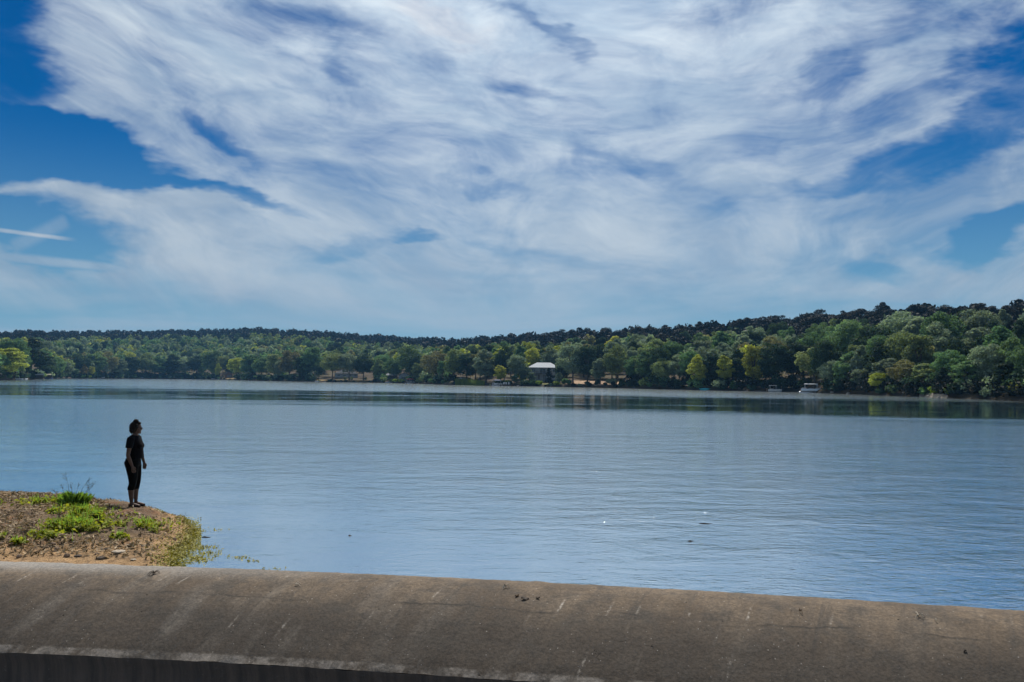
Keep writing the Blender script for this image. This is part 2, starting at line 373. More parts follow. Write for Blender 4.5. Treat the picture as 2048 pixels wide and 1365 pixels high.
# pale lime drips
dr = n.node('ShaderNodeTexVoronoi', {'Vector': n.map(skew, scale=(3.0, 1.15, 1)), 'Scale': 1.0, 'Randomness': 1.0})
vc = dr.outputs['Color']; cr = n.sep(vc)
dx_ = n.sep(n.v('SUBTRACT', n.map(skew, scale=(3.0, 1.15, 1)), dr.outputs['Position']))
lx = n.m('ABSOLUTE', dx_[0]); ly = n.m('ABSOLUTE', dx_[1])
drip = n.m('MULTIPLY', n.ss(lx, 0.01, 0.075, 1, 0), n.ss(ly, 0.03, 0.30, 1, 0))
drip = n.m('MULTIPLY', drip, n.ss(cr[0], 0.5, 0.85)); drip = n.m('MULTIPLY', drip, n.ss(n.noise(co, 18, 4, 0.7), 0.40, 0.62))
c = n.mix(n.m('MULTIPLY', n.m('MULTIPLY', drip, n.ss(cr[1], 0.0, 1.0, 0.15, 1.0)), 0.75), c, (0.42, 0.38, 0.33))
# pits, specks and spalls
pv = n.node('ShaderNodeTexVoronoi', {'Vector': co, 'Scale': 7.0, 'Randomness': 1.0})
pit = n.m('MULTIPLY', n.ss(pv.outputs['Distance'], 0.05, 0.10, 1, 0), n.ss(n.sep(pv.outputs['Color'])[1], 0.80, 0.82))
spx = n.node('ShaderNodeTexVoronoi', {'Vector': co, 'Scale': 22.0, 'Randomness': 1.0})
speck = n.m('MULTIPLY', n.ss(spx.outputs['Distance'], 0.10, 0.18, 1, 0), n.ss(n.sep(spx.outputs['Color'])[0], 0.86, 0.88))
c = n.mix(n.m('MULTIPLY', speck, 0.6), c, (0.45, 0.42, 0.38))
sn = n.noise(n.map(skew, scale=(5, 2.2, 1)), 1.0, 6, 0.75)
spall = n.m('MULTIPLY', n.ss(sn, 0.66, 0.70), n.ss(V, 0.9, 1.3))
dark = n.m('MAXIMUM', pit, n.m('MULTIPLY', spall, 0.8))
c = n.mix(dark, c, (0.022, 0.018, 0.014))
edgl = n.m('MULTIPLY', n.ss(V, 1.76, 1.80), n.ss(n.noise(co, 5, 4, 0.6), 0.35, 0.6))
c = n.mix(n.m('MULTIPLY', edgl, 0.6), c, (0.26, 0.23, 0.20))
wash = n.noise(n.map(skew, scale=(1.6, 0.45, 1)), 1.0, 4, 0.55)
c = n.mix(n.m('MULTIPLY', n.ss(wash, 0.50, 0.72, 0.0, 0.38), n.ss(U, 2.0, -5.0, 0.25, 1.0)), c, (0.20, 0.18, 0.155))
mott = n.noise(co, 2.6, 6, 0.7)
c = n.mix(n.ss(mott, 0.47, 0.66, 0.0, 0.72), c, (0.052, 0.044, 0.036))
drun = n.noise(n.map(skew, scale=(4.5, 0.30, 1)), 1.0, 6, 0.68)
c = n.mix(n.ss(drun, 0.55, 0.68, 0.0, 0.55), c, (0.040, 0.035, 0.030))
blt = n.noise(n.map(skew, scale=(0.9, 1.4, 1)), 1.3, 7, 0.72)
c = n.mix(n.ss(blt, 0.545, 0.60, 0.0, 0.5), c, (0.045, 0.038, 0.031))
# damp dark crust on the water side lip
lipn = n.noise(n.comb(n.m('MULTIPLY', U, 2.2), 0.0), 1.0, 5, 0.7)
lip = n.m('MULTIPLY', n.ss(U, -4.5, -3.0), 1.0)
lip = n.m('MULTIPLY', lip, n.ss(n.m('ADD', V, n.m('MULTIPLY', n.m('SUBTRACT', lipn, 0.5), 0.22)), -0.20, -0.15, 1, 0))
c = n.mix(n.m('MULTIPLY', lip, 0.92), c, (0.020, 0.014, 0.008))
gr = n.m('ADD', n.m('MULTIPLY', n3, 0.25), n.m('ADD', n.m('ADD', n.m('MULTIPLY', n2, 0.8), n.m('MULTIPLY', mott, 0.5)), n.m('MULTIPLY', n.m('MAXIMUM', dark, lip), -0.8)))
bp = n.node('ShaderNodeBump', {'Height': gr, 'Strength': 0.75, 'Distance': 0.022})
jl = n.m('ABSOLUTE', n.m('SUBTRACT', V, n.m('ADD', 0.80, n.m('MULTIPLY', n.m('SUBTRACT', n.noise(n.comb(n.m('MULTIPLY', U, 0.55), 3.0), 1.0, 5, 0.6), 0.5), 0.55))))
joint = n.m('MULTIPLY', n.ss(jl, 0.006, 0.03, 1, 0), n.ss(n.noise(n.comb(n.m('MULTIPLY', U, 0.7), 7.0), 1.0, 3, 0.6), 0.44, 0.58))
c = n.mix(n.m('MULTIPLY', joint, 0.75), c, (0.03, 0.025, 0.02))
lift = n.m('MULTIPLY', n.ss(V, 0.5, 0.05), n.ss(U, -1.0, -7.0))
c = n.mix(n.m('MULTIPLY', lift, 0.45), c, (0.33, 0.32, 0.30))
c = n.mix(n.ss(n3, 0.3, 0.7), n.mix(1.0, c, (0.66, 0.66, 0.66, 1), 'MULTIPLY'), n.mix(1.0, c, (1.34, 1.34, 1.34, 1), 'MULTIPLY'))
p = n.node('ShaderNodeBsdfPrincipled', {'Base Color': c, 'Roughness': 0.88, 'Specular IOR Level': 0.25, 'Normal': bp.outputs[0]})
n.l.new(p.outputs[0], n.out.inputs[0]); CONC = m
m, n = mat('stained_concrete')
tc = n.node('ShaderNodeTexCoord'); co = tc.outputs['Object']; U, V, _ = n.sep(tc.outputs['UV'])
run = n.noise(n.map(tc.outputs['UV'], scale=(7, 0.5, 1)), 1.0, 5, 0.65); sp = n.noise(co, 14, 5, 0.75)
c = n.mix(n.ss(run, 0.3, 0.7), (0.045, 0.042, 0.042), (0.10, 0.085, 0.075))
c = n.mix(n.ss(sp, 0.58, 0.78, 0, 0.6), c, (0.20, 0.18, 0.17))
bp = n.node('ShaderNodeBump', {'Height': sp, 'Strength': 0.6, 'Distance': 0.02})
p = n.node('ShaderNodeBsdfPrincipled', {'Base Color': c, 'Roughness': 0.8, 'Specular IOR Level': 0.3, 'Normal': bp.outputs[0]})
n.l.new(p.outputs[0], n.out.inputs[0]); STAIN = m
dam = empty('spillway_dam', (0, float(wall_y(0)), 0), 0, 'long weathered concrete spillway dam with rounded crest and pale drip stains along the water', 'dam')
def dam_part(name, me, mt):
    o = link(name, me, dam, mt, smooth=True); o.matrix_parent_inverse = Matrix.Translation((0, -float(wall_y(0)), 0)); return o
dam_part('rounded_crest', sweep(prof, wx, 0.0035), CONC)
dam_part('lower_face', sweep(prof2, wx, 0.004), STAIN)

# ------------------------------------------------------------------ bank beside the dam
edge = np.array([(-30, 24.0), (-18, 20.9), (-12.5, 19.5), (-10.3, 18.8), (-8.8, 18.2), (-7.7, 17.6), (-6.9, 16.9), (-6.3, 16.0), (-5.9, 15.1), (-5.65, 14.2), (-5.5, 13.3), (-5.25, 12.7), (-5.0, 12.3), (-4.85, 11.6)])
poly_ = np.vstack([edge, [(-4.6, 11.0), (-30, 11.0)]])
def inside_dist(x, y):                         # signed distance to the waterline, positive on land
    x = np.asarray(x, float); y = np.asarray(y, float); d = np.full(x.shape, 1e9)
    for (ax, ay), (bx, by) in zip(edge[:-1], edge[1:]):
        vx, vy = bx - ax, by - ay; t = np.clip(((x - ax) * vx + (y - ay) * vy) / (vx * vx + vy * vy), 0, 1)
        d = np.minimum(d, np.hypot(x - ax - t * vx, y - ay - t * vy))
    ins = np.zeros(x.shape, bool); P_ = poly_; j = len(P_) - 1
    for i in range(len(P_)):
        xi, yi = P_[i]; xj, yj = P_[j]
        c_ = ((yi > y) != (yj > y)) & (x < (xj - xi) * (y - yi) / (yj - yi + 1e-12) + xi)
        ins ^= c_; j = i
    return np.where(ins, d, -d)
def vnoise(x, y, s, seed=0):                   # cheap smooth value noise
    x = np.asarray(x, float) * s + seed * 17.3; y = np.asarray(y, float) * s + seed * 9.1
    xi = np.floor(x).astype(np.int64); yi = np.floor(y).astype(np.int64); fx = x - xi; fy = y - yi
    fx = fx * fx * (3 - 2 * fx); fy = fy * fy * (3 - 2 * fy)
    def hsh(a, b):
        h = (a * 374761393 + b * 668265263 + seed * 1442695) & 0xffffffff
        h = ((h ^ (h >> 13)) * 1274126177) & 0xffffffff
        return ((h ^ (h >> 16)) & 0xffff) / 65535.0
    return (hsh(xi, yi) * (1 - fx) + hsh(xi + 1, yi) * fx) * (1 - fy) + (hsh(xi, yi + 1) * (1 - fx) + hsh(xi + 1, yi + 1) * fx) * fy
def bank_z(x, y):
    x = np.asarray(x, float); y = np.asarray(y, float)
    d = inside_dist(x, y) + (vnoise(x, y, 2.1, 4) - 0.5) * 0.22 + (vnoise(x, y, 6.0, 5) - 0.5) * 0.09
    t = np.clip(d / 2.3, 0, 1); z = np.where(d > 0, 0.47 * (t * (2 - t)) ** 0.9, d * 0.3)
    toward = np.clip((y - wall_y(x) - 0.3) / 2.6, 0, 1); cap = 0.10 + 0.40 * toward ** 0.8
    z = np.minimum(z, cap)
    rough = np.clip(d / 0.5, 0, 1)
    return z + rough * ((vnoise(x, y, 3.0, 1) - 0.5) * 0.07 + (vnoise(x, y, 9.0, 2) - 0.5) * 0.045 + (vnoise(x, y, 25.0, 3) - 0.5) * 0.022)
gx = np.concatenate([np.linspace(-30, -13, 60)[:-1], np.arange(-13, -3.9, 0.045)]); gy = np.arange(11.0, 19.6, 0.045)
GX, GY = np.meshgrid(gx, gy, indexing='ij'); GZ = np.maximum(bank_z(GX, GY), -0.5)
hide = GY < wall_y(GX) + 0.18; GZ = np.where(hide, -0.8, GZ)
idx = np.arange(GX.size).reshape(GX.shape)
q = np.stack([idx[:-1, :-1], idx[1:, :-1], idx[1:, 1:], idx[:-1, 1:]], -1).reshape(-1, 4)
zq = GZ.ravel()[q]; q = q[(zq.max(1) > -0.4)]
m, n = mat('bank_soil')
co = n.node('ShaderNodeTexCoord').outputs['Object']; X_, Y_, Z_ = n.sep(co)
a1 = n.noise(co, 0.9, 5, 0.6); a2 = n.noise(co, 6.0, 6, 0.7); a3 = n.noise(co, 38.0, 4, 0.7); a4 = n.noise(co, 1.7, 4, 0.6)
c = n.mix(n.ss(a1, 0.4, 0.62), (0.20, 0.140, 0.085), (0.13, 0.09, 0.058))
c = n.mix(n.ss(a4, 0.5, 0.66, 0, 0.8), c, (0.22, 0.105, 0.052))
# paler sandy earth on the low side next to the dam and towards the point
lowm = n.ss(n.m('ADD', Z_, n.m('MULTIPLY', n.m('SUBTRACT', a1, 0.5), 0.3)), 0.32, 0.16)
c = n.mix(n.m('MULTIPLY', lowm, 0.85), c, (0.42, 0.265, 0.135))
c = n.mix(n.ss(a2, 0.42, 0.72, 0, 0.75), c, (0.06, 0.04, 0.026))
c = n.mix(n.ss(a3, 0.55, 0.8, 0, 0.6), c, (0.36, 0.31, 0.26))
wet = n.ss(n.m('ADD', Z_, n.m('MULTIPLY', n.m('SUBTRACT', a2, 0.5), 0.10)), 0.09, 0.03)
c = n.mix(wet, c, (0.13, 0.105, 0.025))
bp = n.node('ShaderNodeBump', {'Height': n.m('ADD', a2, n.m('MULTIPLY', a3, 0.6)), 'Strength': 1.0, 'Distance': 0.05})
p = n.node('ShaderNodeBsdfPrincipled', {'Base Color': c, 'Roughness': 0.95, 'Specular IOR Level': 0.15, 'Normal': bp.outputs[0]})
n.l.new(p.outputs[0], n.out.inputs[0])
tag(link('bank_terrain', mesh_np('bank_terrain', np.stack([GX, GY, GZ], -1).reshape(-1, 3), q), None, m, smooth=True), kind='structure')

# ------------------------------------------------------------------ water
xs = np.concatenate([[-1800, -900, -300, -100], np.linspace(-60, 40, 120), [100, 300, 900, 1800]])
y0 = wall_y(np.clip(xs, -60, 40)) + 0.2
rows = [np.zeros_like(xs), np.full_like(xs, 2), np.full_like(xs, 10), np.full_like(xs, 60), np.full_like(xs, 300), np.full_like(xs, 1500)]
WX = np.stack([xs] * 6, 1); WY = np.stack([y0 + r_ for r_ in rows], 1); WZ = np.zeros_like(WX)
idx = np.arange(WX.size).reshape(WX.shape)
q = np.stack([idx[:-1, :-1], idx[1:, :-1], idx[1:, 1:], idx[:-1, 1:]], -1).reshape(-1, 4)
m, n = mat('lake_water')
co = n.node('ShaderNodeTexCoord').outputs['Object']; X_, Y_, Z_ = n.sep(co)
# where the breeze roughens the lake: long patches across it, a ruffled belt near the far shore and calm lanes between
pat = n.noise(n.map(co, rot=(0, 0, rad(4)), scale=(0.0045, 0.022, 1)), 1.0, 4, 0.6, 0.4)
pat2 = n.noise(n.map(co, rot=(0, 0, rad(-6)), scale=(0.012, 0.085, 1)), 1.0, 4, 0.6, 0.3)
sh = n.m('ADD', Y_, n.m('MULTIPLY', X_, 0.34))                        # distance lines that run with the far shore
wv = n.m('MULTIPLY', n.m('SUBTRACT', pat, 0.5), 60.0)
shw = n.m('ADD', sh, wv)
near_ = n.ss(shw, 92, 72)
far_ = n.m('MULTIPLY', n.ss(shw, 152, 176), 1.0)
pat3 = n.noise(n.map(co, rot=(0, 0, rad(3)), scale=(0.07, 0.42, 1)), 1.0, 4, 0.65, 0.4)
mid = n.ss(n.m('ADD', n.m('MULTIPLY', pat2, 0.7), n.m('ADD', n.m('MULTIPLY', pat, 0.4), n.m('MULTIPLY', n.m('SUBTRACT', pat3, 0.5), n.ss(X_, 30, -60, 0.25, 0.7)))), 0.56, 0.68, 0.0, 0.7)
rough = n.m('MINIMUM', n.m('ADD', n.m('ADD', near_, far_), mid), 1.0)
big_ = n.noise(n.map(co, rot=(0, 0, rad(9)), scale=(0.9, 1.15, 1)), 1.0, 4, 0.58, 0.4)
med = n.noise(n.map(co, rot=(0, 0, rad(-7)), scale=(2.5, 5.4, 1)), 1.0, 4, 0.58, 0.5)
sml = n.noise(n.map(co, rot=(0, 0, rad(12)), scale=(7, 15, 1)), 1.0, 2, 0.5)
calm_near = n.ss(n.m('ADD', n.m('ADD', n.m('MULTIPLY', X_, -0.10), 1.0), n.m('MULTIPLY', n.m('SUBTRACT', Y_, 13), -0.09)), 0.2, 1.2)   # sheltered corner by the bank
amp = n.m('MULTIPLY', rough, n.m('SUBTRACT', 1.0, n.m('MULTIPLY', calm_near, 0.65)))
amp = n.m('MULTIPLY', n.m('ADD', n.m('MULTIPLY', amp, 0.92), 0.08), n.ss(X_, -8, 14, 0.9, 1.2))
gust = None                                                           # cat's-paws: small gusts that catch the sun
for px_, py_, rx_, ry_ in [(1085, 1150, 0.55, 0.35), (1330, 1164, 0.7, 0.35), (860, 1150, 0.5, 0.25), (430, 1090, 0.6, 0.6)]:
    g_ = ground(px_, py_); qv = n.map(co, loc=(g_.x, g_.y, 0), scale=(rx_, ry_, 1), kind='TEXTURE')
    e_ = n.ss(n.v('LENGTH', qv, out=1), 0.1, 1.0, 0.016, 0.0); gust = e_ if gust is None else n.m('ADD', gust, e_)
hgt = n.m('ADD', n.m('ADD', n.m('MULTIPLY', big_, 0.048), n.m('MULTIPLY', med, 0.0235)), n.m('MULTIPLY', sml, n.m('ADD', 0.009, gust)))
paw = n.noise(n.map(co, rot=(0, 0, rad(-5)), scale=(0.16, 0.5, 1)), 1.0, 4, 0.6)
hgt = n.m('MULTIPLY', n.m('MULTIPLY', hgt, amp), n.ss(paw, 0.3, 0.7, 0.62, 1.15))
bp = n.node('ShaderNodeBump', {'Height': hgt, 'Strength': 1.0, 'Distance': 1.0})
fr = n.node('ShaderNodeFresnel', {'IOR': 1.333, 'Normal': bp.outputs[0]}).outputs[0]
gl = n.node('ShaderNodeBsdfGlossy', {'Color': (0.90, 0.97, 1.0, 1), 'Roughness': n.m('ADD', 0.03, n.m('MULTIPLY', rough, 0.09)), 'Normal': bp.outputs[0]})
df = n.node('ShaderNodeBsdfDiffuse', {'Color': (0.035, 0.075, 0.10, 1)})
mx = n.node('ShaderNodeMixShader', {0: n.ss(fr, 0.02, 0.75, 0.80, 0.92), 1: df.outputs[0], 2: gl.outputs[0]})
n.l.new(mx.outputs[0], n.out.inputs[0])
tag(link('water', mesh_np('water', np.stack([WX, WY, WZ], -1).reshape(-1, 3), q), None, m), kind='structure')

# ------------------------------------------------------------------ trees
def cards(c, nrm, size, rg, asp=1.6):          # one bent leaf-spray card per centre
    n_ = len(c); r = rg.normal(size=(n_, 3)); t = np.cross(nrm, r); t /= np.linalg.norm(t, axis=1, keepdims=True) + 1e-9
    b = np.cross(nrm, t); sz = (size * rg.uniform(0.6, 1.35, n_))[:, None]
    v = np.stack([c - t * sz * asp / 2, c - b * sz * 0.5 + nrm * sz * 0.12, c + t * sz * asp / 2, c + b * sz * 0.5 + nrm * sz * 0.12], 1)
    return v.reshape(-1, 3)
def unit(rg, n_):
    d = rg.normal(size=(n_, 3)); return d / np.linalg.norm(d, axis=1, keepdims=True)
def crown_points(seed, h, w, kind, leaves):    # a tree of height h and spread w at the origin: leaf centres, normals and clump centres
    rg = np.random.default_rng(seed); C, N, K = [], [], []
    if kind in ('round', 'oval', 'spreading', 'tall'):
        cz, rz_, base = {'round': (0.60, 0.42, 0.2), 'oval': (0.56, 0.46, 0.12), 'spreading': (0.64, 0.37, 0.25), 'tall': (0.58, 0.45, 0.15)}[kind]
        nc = 62; lob = unit(rg, 7); lw = rg.uniform(-0.28, 0.24, 7)
        d = unit(rg, nc); rr = rg.uniform(0.25, 1.0, nc) ** 0.45
        bulge = 1 + (np.clip(d @ lob.T, 0, 1) ** 3 * lw).sum(1)
        zr = d[:, 2]; taper = 1.0 if kind in ('round', 'spreading') else 1 - 0.28 * np.clip(zr, 0, 1)
        K = np.stack([d[:, 0] * rr * bulge * w / 2 * 0.80 * taper, d[:, 1] * rr * bulge * w / 2 * 0.80 * taper, cz * h + zr * rr * bulge * rz_ * h * 0.86], 1)
        kr = rg.uniform(0.11, 0.21, nc) * w * (1.15 - 0.35 * rr)
    elif kind == 'pine':
        nc = 54; t = np.sort(rg.uniform(0.22, 0.97, nc)); an = rg.uniform(0, 6.28, nc); reach = (1 - t) ** 0.6 * rg.uniform(0.45, 1.0, nc) * w * 0.55
        K = np.stack([np.cos(an) * reach, np.sin(an) * reach, t * h], 1); kr = (0.07 + 0.10 * (1 - t)) * w * rg.uniform(0.8, 1.4, nc)
    else:                                      # cedar: a dense spire
        nc = 60; t = rg.uniform(0.06, 0.97, nc); an = rg.uniform(0, 6.28, nc); reach = np.minimum(1, (1 - t) * 1.7) ** 0.7 * rg.uniform(0.4, 1.0, nc) * w * 0.38
        K = np.stack([np.cos(an) * reach, np.sin(an) * reach, t * h], 1); kr = (0.08 + 0.10 * (1 - t)) * w
    share = kr ** 2 / (kr ** 2).sum()
    pick = rg.choice(nc, leaves, p=share)
    d = unit(rg, leaves); d[:, 2] = np.where(rg.random(leaves) < 0.62, np.abs(d[:, 2]), d[:, 2])
    rad_ = kr[pick] * rg.uniform(0.35, 1.08, leaves) ** 0.5
    sq = np.array([1.0, 1.0, 0.78]) if kind != 'pine' else np.array([1.35, 1.35, 0.5])
    C = K[pick] + d * rad_[:, None] * sq
    N = d * 0.9 + unit(rg, leaves) * 0.75; N /= np.linalg.norm(N, axis=1, keepdims=True)
    C[:, 2] = np.maximum(C[:, 2], 0.04 * h)
    return C, N, K, rg
def crown_mesh(name, seed, h, w, kind, leaves, size):
    C, N, K, rg = crown_points(seed, h, w, kind, leaves); v = cards(C, N, size, rg)
    return mesh_np(name, v, np.arange(len(v)).reshape(-1, 4)), K
def trunk_mesh(name, seed, h, w, kind, K):
    rg = random.Random(seed); mb = MB(); r = 0.019 * h if kind not in ('pine',) else 0.014 * h
    top = 0.62 * h if kind not in ('pine', 'cedar') else 0.95 * h
    pts = [(0, 0, -0.6)]; x = y = 0
    for i in range(1, 7):
        x += rg.uniform(-0.02, 0.02) * h * 0.6; y += rg.uniform(-0.02, 0.02) * h * 0.6; pts.append((x, y, top * i / 6))
    mb.tube(pts, [r * (1.35 if i == 0 else 1 - 0.12 * i) for i in range(7)], 7)
    if kind not in ('cedar',):
        for k in rg.sample(range(len(K)), 11):
            e = Vector(K[k]); st = Vector(pts[rg.choice((2, 3, 4, 5))])
            if e.z < st.z: st = Vector(pts[2])
            midp = st.lerp(e, 0.5) + Vector((0, 0, 0.04 * h))
            mb.tube([st, midp, e], [r * 0.42, r * 0.26, r * 0.09], 5)
    return mb.mesh(name)
PROTO = {}                                     # kind -> list of (trunk mesh, crown mesh), unit: h = 15 m, spread as given
SPREAD = {'round': 11.0, 'oval': 8.6, 'spreading': 13.0, 'tall': 6.8, 'pine': 8.5, 'cedar': 7.5}
for kind, cnt in (('round', 4), ('oval', 4), ('spreading', 3), ('tall', 2), ('pine', 2), ('cedar', 1)):
    for i in range(cnt):
        sd = hash_ = 100 + 31 * i + 7 * len(kind)
        cm, K = crown_mesh('crown', sd, 15.0, SPREAD[kind], kind, 9500, 0.33)
        tm = trunk_mesh('trunk', sd, 15.0, SPREAD[kind], kind, K)
        cm.materials.append(LEAF['deep green']); tm.materials.append(BARK)
        PROTO.setdefault(kind, []).append((tm, cm))
def plant(kind, i, loc, h, w, colour, label, cat='tree', group=None, name=None, rz=None, bark=None):
    tm, cm = PROTO[kind][i % len(PROTO[kind])]
    e = empty(name or {'pine': 'pine_tree', 'cedar': 'cedar_tree'}.get(kind, 'leafy_tree'), loc, random.uniform(0, 6.28) if rz is None else rz, label, cat, group)
    e.scale = (w / SPREAD[kind], w / SPREAD[kind], h / 15.0)
    t = link('trunk', tm, e); c = link('crown', cm, e)
    c.material_slots[0].link = 'OBJECT'; c.material_slots[0].material = LEAF[colour]
    if bark: t.material_slots[0].link = 'OBJECT'; t.material_slots[0].material = bark
    return e

# --- the waterside row, tree by tree: (pixel x, top y, width px, kind, colour, metres behind the waterline)
row = [(-40, 690, 80, 'round', 'deep green', 8), (10, 692, 80, 'oval', 'yellow-green', 4), (62, 676, 66, 'pine', 'dark green', 12), (28, 678, 60, 'round', 'deep green', 26), (90, 712, 40, 'oval', 'dark green', 6), (112, 714, 38, 'round', 'deep green', 5),
       (133, 722, 26, 'oval', 'grey-green', 3), (155, 708, 46, 'round', 'dark green', 12), (150, 736, 16, 'round', 'deep green', 2), (167, 727, 14, 'tall', 'gold', 2), (182, 733, 12, 'round', 'yellow-green', 2), (190, 706, 44, 'oval', 'deep green', 14),
       (213, 704, 42, 'round', 'rust-tinged olive', 10), (238, 716, 32, 'oval', 'grey-green', 4), (262, 712, 36, 'oval', 'dark green', 5), (290, 707, 42, 'round', 'olive', 6), (318, 712, 40, 'oval', 'deep green', 5),
       (345, 708, 38, 'tall', 'dark green', 6), (368, 716, 32, 'round', 'grey-green', 4), (392, 708, 42, 'round', 'dark green', 5), (424, 703, 48, 'round', 'deep green', 14), (476, 713, 40, 'round', 'yellow-green', 5), (500, 706, 40, 'oval', 'deep green', 6),
       (522, 712, 40, 'round', 'deep green', 5), (548, 706, 40, 'oval', 'olive', 6), (578, 703, 46, 'round', 'rust-tinged olive', 6), (604, 712, 34, 'oval', 'dark green', 4), (622, 692, 44, 'oval', 'deep green', 16),
       (664, 706, 50, 'spreading', 'olive', 7), (698, 703, 44, 'round', 'grey-green', 9), (727, 708, 44, 'round', 'dark green', 8), (757, 716, 30, 'oval', 'olive', 7), (788, 716, 34, 'round', 'deep green', 12), (818, 692, 46, 'round', 'deep green', 20), (836, 726, 28, 'round', 'olive', 4),
       (872, 704, 56, 'spreading', 'rust-tinged olive', 5), (908, 700, 44, 'round', 'olive', 10), (934, 702, 44, 'oval', 'dark green', 8), (972, 697, 52, 'oval', 'grey-green', 7), (1000, 728, 26, 'oval', 'yellow-green', 6), (1008, 694, 40, 'round', 'dark green', 16),
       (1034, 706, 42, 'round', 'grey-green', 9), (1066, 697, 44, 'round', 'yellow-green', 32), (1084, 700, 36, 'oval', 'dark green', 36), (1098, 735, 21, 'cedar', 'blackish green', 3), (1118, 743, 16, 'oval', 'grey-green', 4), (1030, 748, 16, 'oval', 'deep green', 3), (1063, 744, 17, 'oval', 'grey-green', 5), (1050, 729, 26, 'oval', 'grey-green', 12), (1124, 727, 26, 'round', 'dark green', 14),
       (1146, 688, 62, 'round', 'grey-green', 8), (1176, 690, 50, 'oval', 'dark green', 10), (1200, 712, 38, 'oval', 'grey-green', 7), (1232, 692, 52, 'round', 'olive', 9), (1266, 708, 42, 'round', 'deep green', 7), (1294, 698, 48, 'oval', 'deep green', 9),
       (1326, 718, 46, 'spreading', 'olive', 4), (1358, 710, 46, 'round', 'grey-green', 7), (1394, 707, 38, 'oval', 'yellow-green', 4), (1424, 700, 50, 'oval', 'dark green', 8), (1450, 707, 36, 'tall', 'yellow-green', 4), (1478, 696, 48, 'oval', 'dark green', 9), (1508, 688, 46, 'oval', 'yellow-green', 5),
       (1545, 686, 60, 'round', 'dark green', 9), (1588, 680, 70, 'round', 'dark green', 10), (1630, 690, 70, 'round', 'olive', 9), (1610, 735, 30, 'oval', 'grey-green', 5), (1664, 722, 50, 'spreading', 'grey-green', 5), (1700, 700, 60, 'oval', 'deep green', 9), (1724, 738, 40, 'round', 'grey-green', 4),
       (1760, 745, 42, 'round', 'yellow-green', 4), (1775, 712, 60, 'oval', 'grey-green', 9), (1812, 720, 56, 'round', 'rust-tinged olive', 6), (1856, 722, 58, 'oval', 'olive', 6), (1886, 734, 44, 'cedar', 'dark green', 5), (1900, 700, 64, 'round', 'deep green', 12), (1936, 716, 66, 'oval', 'deep green', 7),
       (1976, 690, 70, 'round', 'grey-green', 9), (2020, 720, 60, 'oval', 'dark green', 6), (2056, 690, 70, 'round', 'deep green', 8), (2035, 765, 40, 'round', 'yellow-green', 3)]
SPOTS = []      # dicts: x, y, z, h, w, kind, colour, row
def spot_xy(px, off):
    d = ray(px, 770); th = math.atan2(d.x, d.y); r = float(shore(th)) + off
    return r * math.sin(th), r * math.cos(th), r
for px_, ty, wpx, kind, colr, off in row:
    x, y, r = spot_xy(px_, off); z = float(land_z(x, y)); b_y = project((x, y, z))[1]
    depth = (Vector((x, y, z)) - CAM).dot(fwd)
    SPOTS.append(dict(x=x, y=y, z=z, h=(b_y - ty) * depth / F, w=wpx * depth / F * 1.12, kind=kind, col=colr, row='front', px=px_))
# --- woods on the slopes
def clearing(px, d):                           # open ground: house plots and lawns
    return (628 < px < 748 and d < 16) or (640 < px < 720 and d < 34) or (765 < px < 822 and d < 26) or (1046 < px < 1126 and d < 30) or (1130 < px < 1262 and d < 30) or (440 < px < 470 and d < 26) or (900 < px < 1045 and d < 9)
cand = []
rg = np.random.default_rng(11)
pal_r = ['deep green'] * 5 + ['grey-green'] * 6 + ['dark green'] * 4 + ['olive'] * 3 + ['rust-tinged olive'] * 1 + ['yellow-green'] * 1
grid = {}
for _ in range(60000):
    th = rg.uniform(rad(-37), rad(37)); s0 = float(shore(th)); R_, H_ = [float(v) for v in ridge(th)]
    dmax = R_ - s0 + 22; d = 5 + dmax * rg.random() ** 0.85; r = s0 + d
    x, y = r * math.sin(th), r * math.cos(th)
    sp = 7.6 if r < 480 else 8.2
    key = (int(x // sp), int(y // sp))
    if any((x - a) ** 2 + (y - b) ** 2 < sp * sp for i in (-1, 0, 1) for j in (-1, 0, 1) for (a, b) in grid.get((key[0] + i, key[1] + j), ())): continue
    pxx = project((x, y, 5))[0]
    if clearing(pxx, d) or any((x - q_['x']) ** 2 + (y - q_['y']) ** 2 < 20 for q_ in SPOTS[-0:] if q_['row'] == 'front'): continue
    grid.setdefault(key, []).append((x, y))
    top = d > dmax - 62
    kind = rg.choice(['round', 'round', 'oval', 'oval', 'spreading', 'tall', 'pine' if r > 500 else 'oval'])
    h = rg.uniform(12.0, 18.0) * (1.0 if d > 30 else 0.85) * (1.12 if (top and rg.random() < 0.2) else 1.0); w_ = h * {'round': .74, 'oval': .62, 'spreading': .85, 'tall': .48, 'pine': .5}[kind] * rg.uniform(0.85, 1.15)
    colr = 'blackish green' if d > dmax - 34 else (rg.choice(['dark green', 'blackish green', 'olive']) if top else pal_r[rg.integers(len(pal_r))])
    cand.append(dict(x=x, y=y, z=float(land_z(x, y)), h=h, w=w_, kind=kind, col=colr, row='ridge' if d > dmax - 34 else ('upper' if d > dmax * 0.5 else 'lower'), px=pxx))
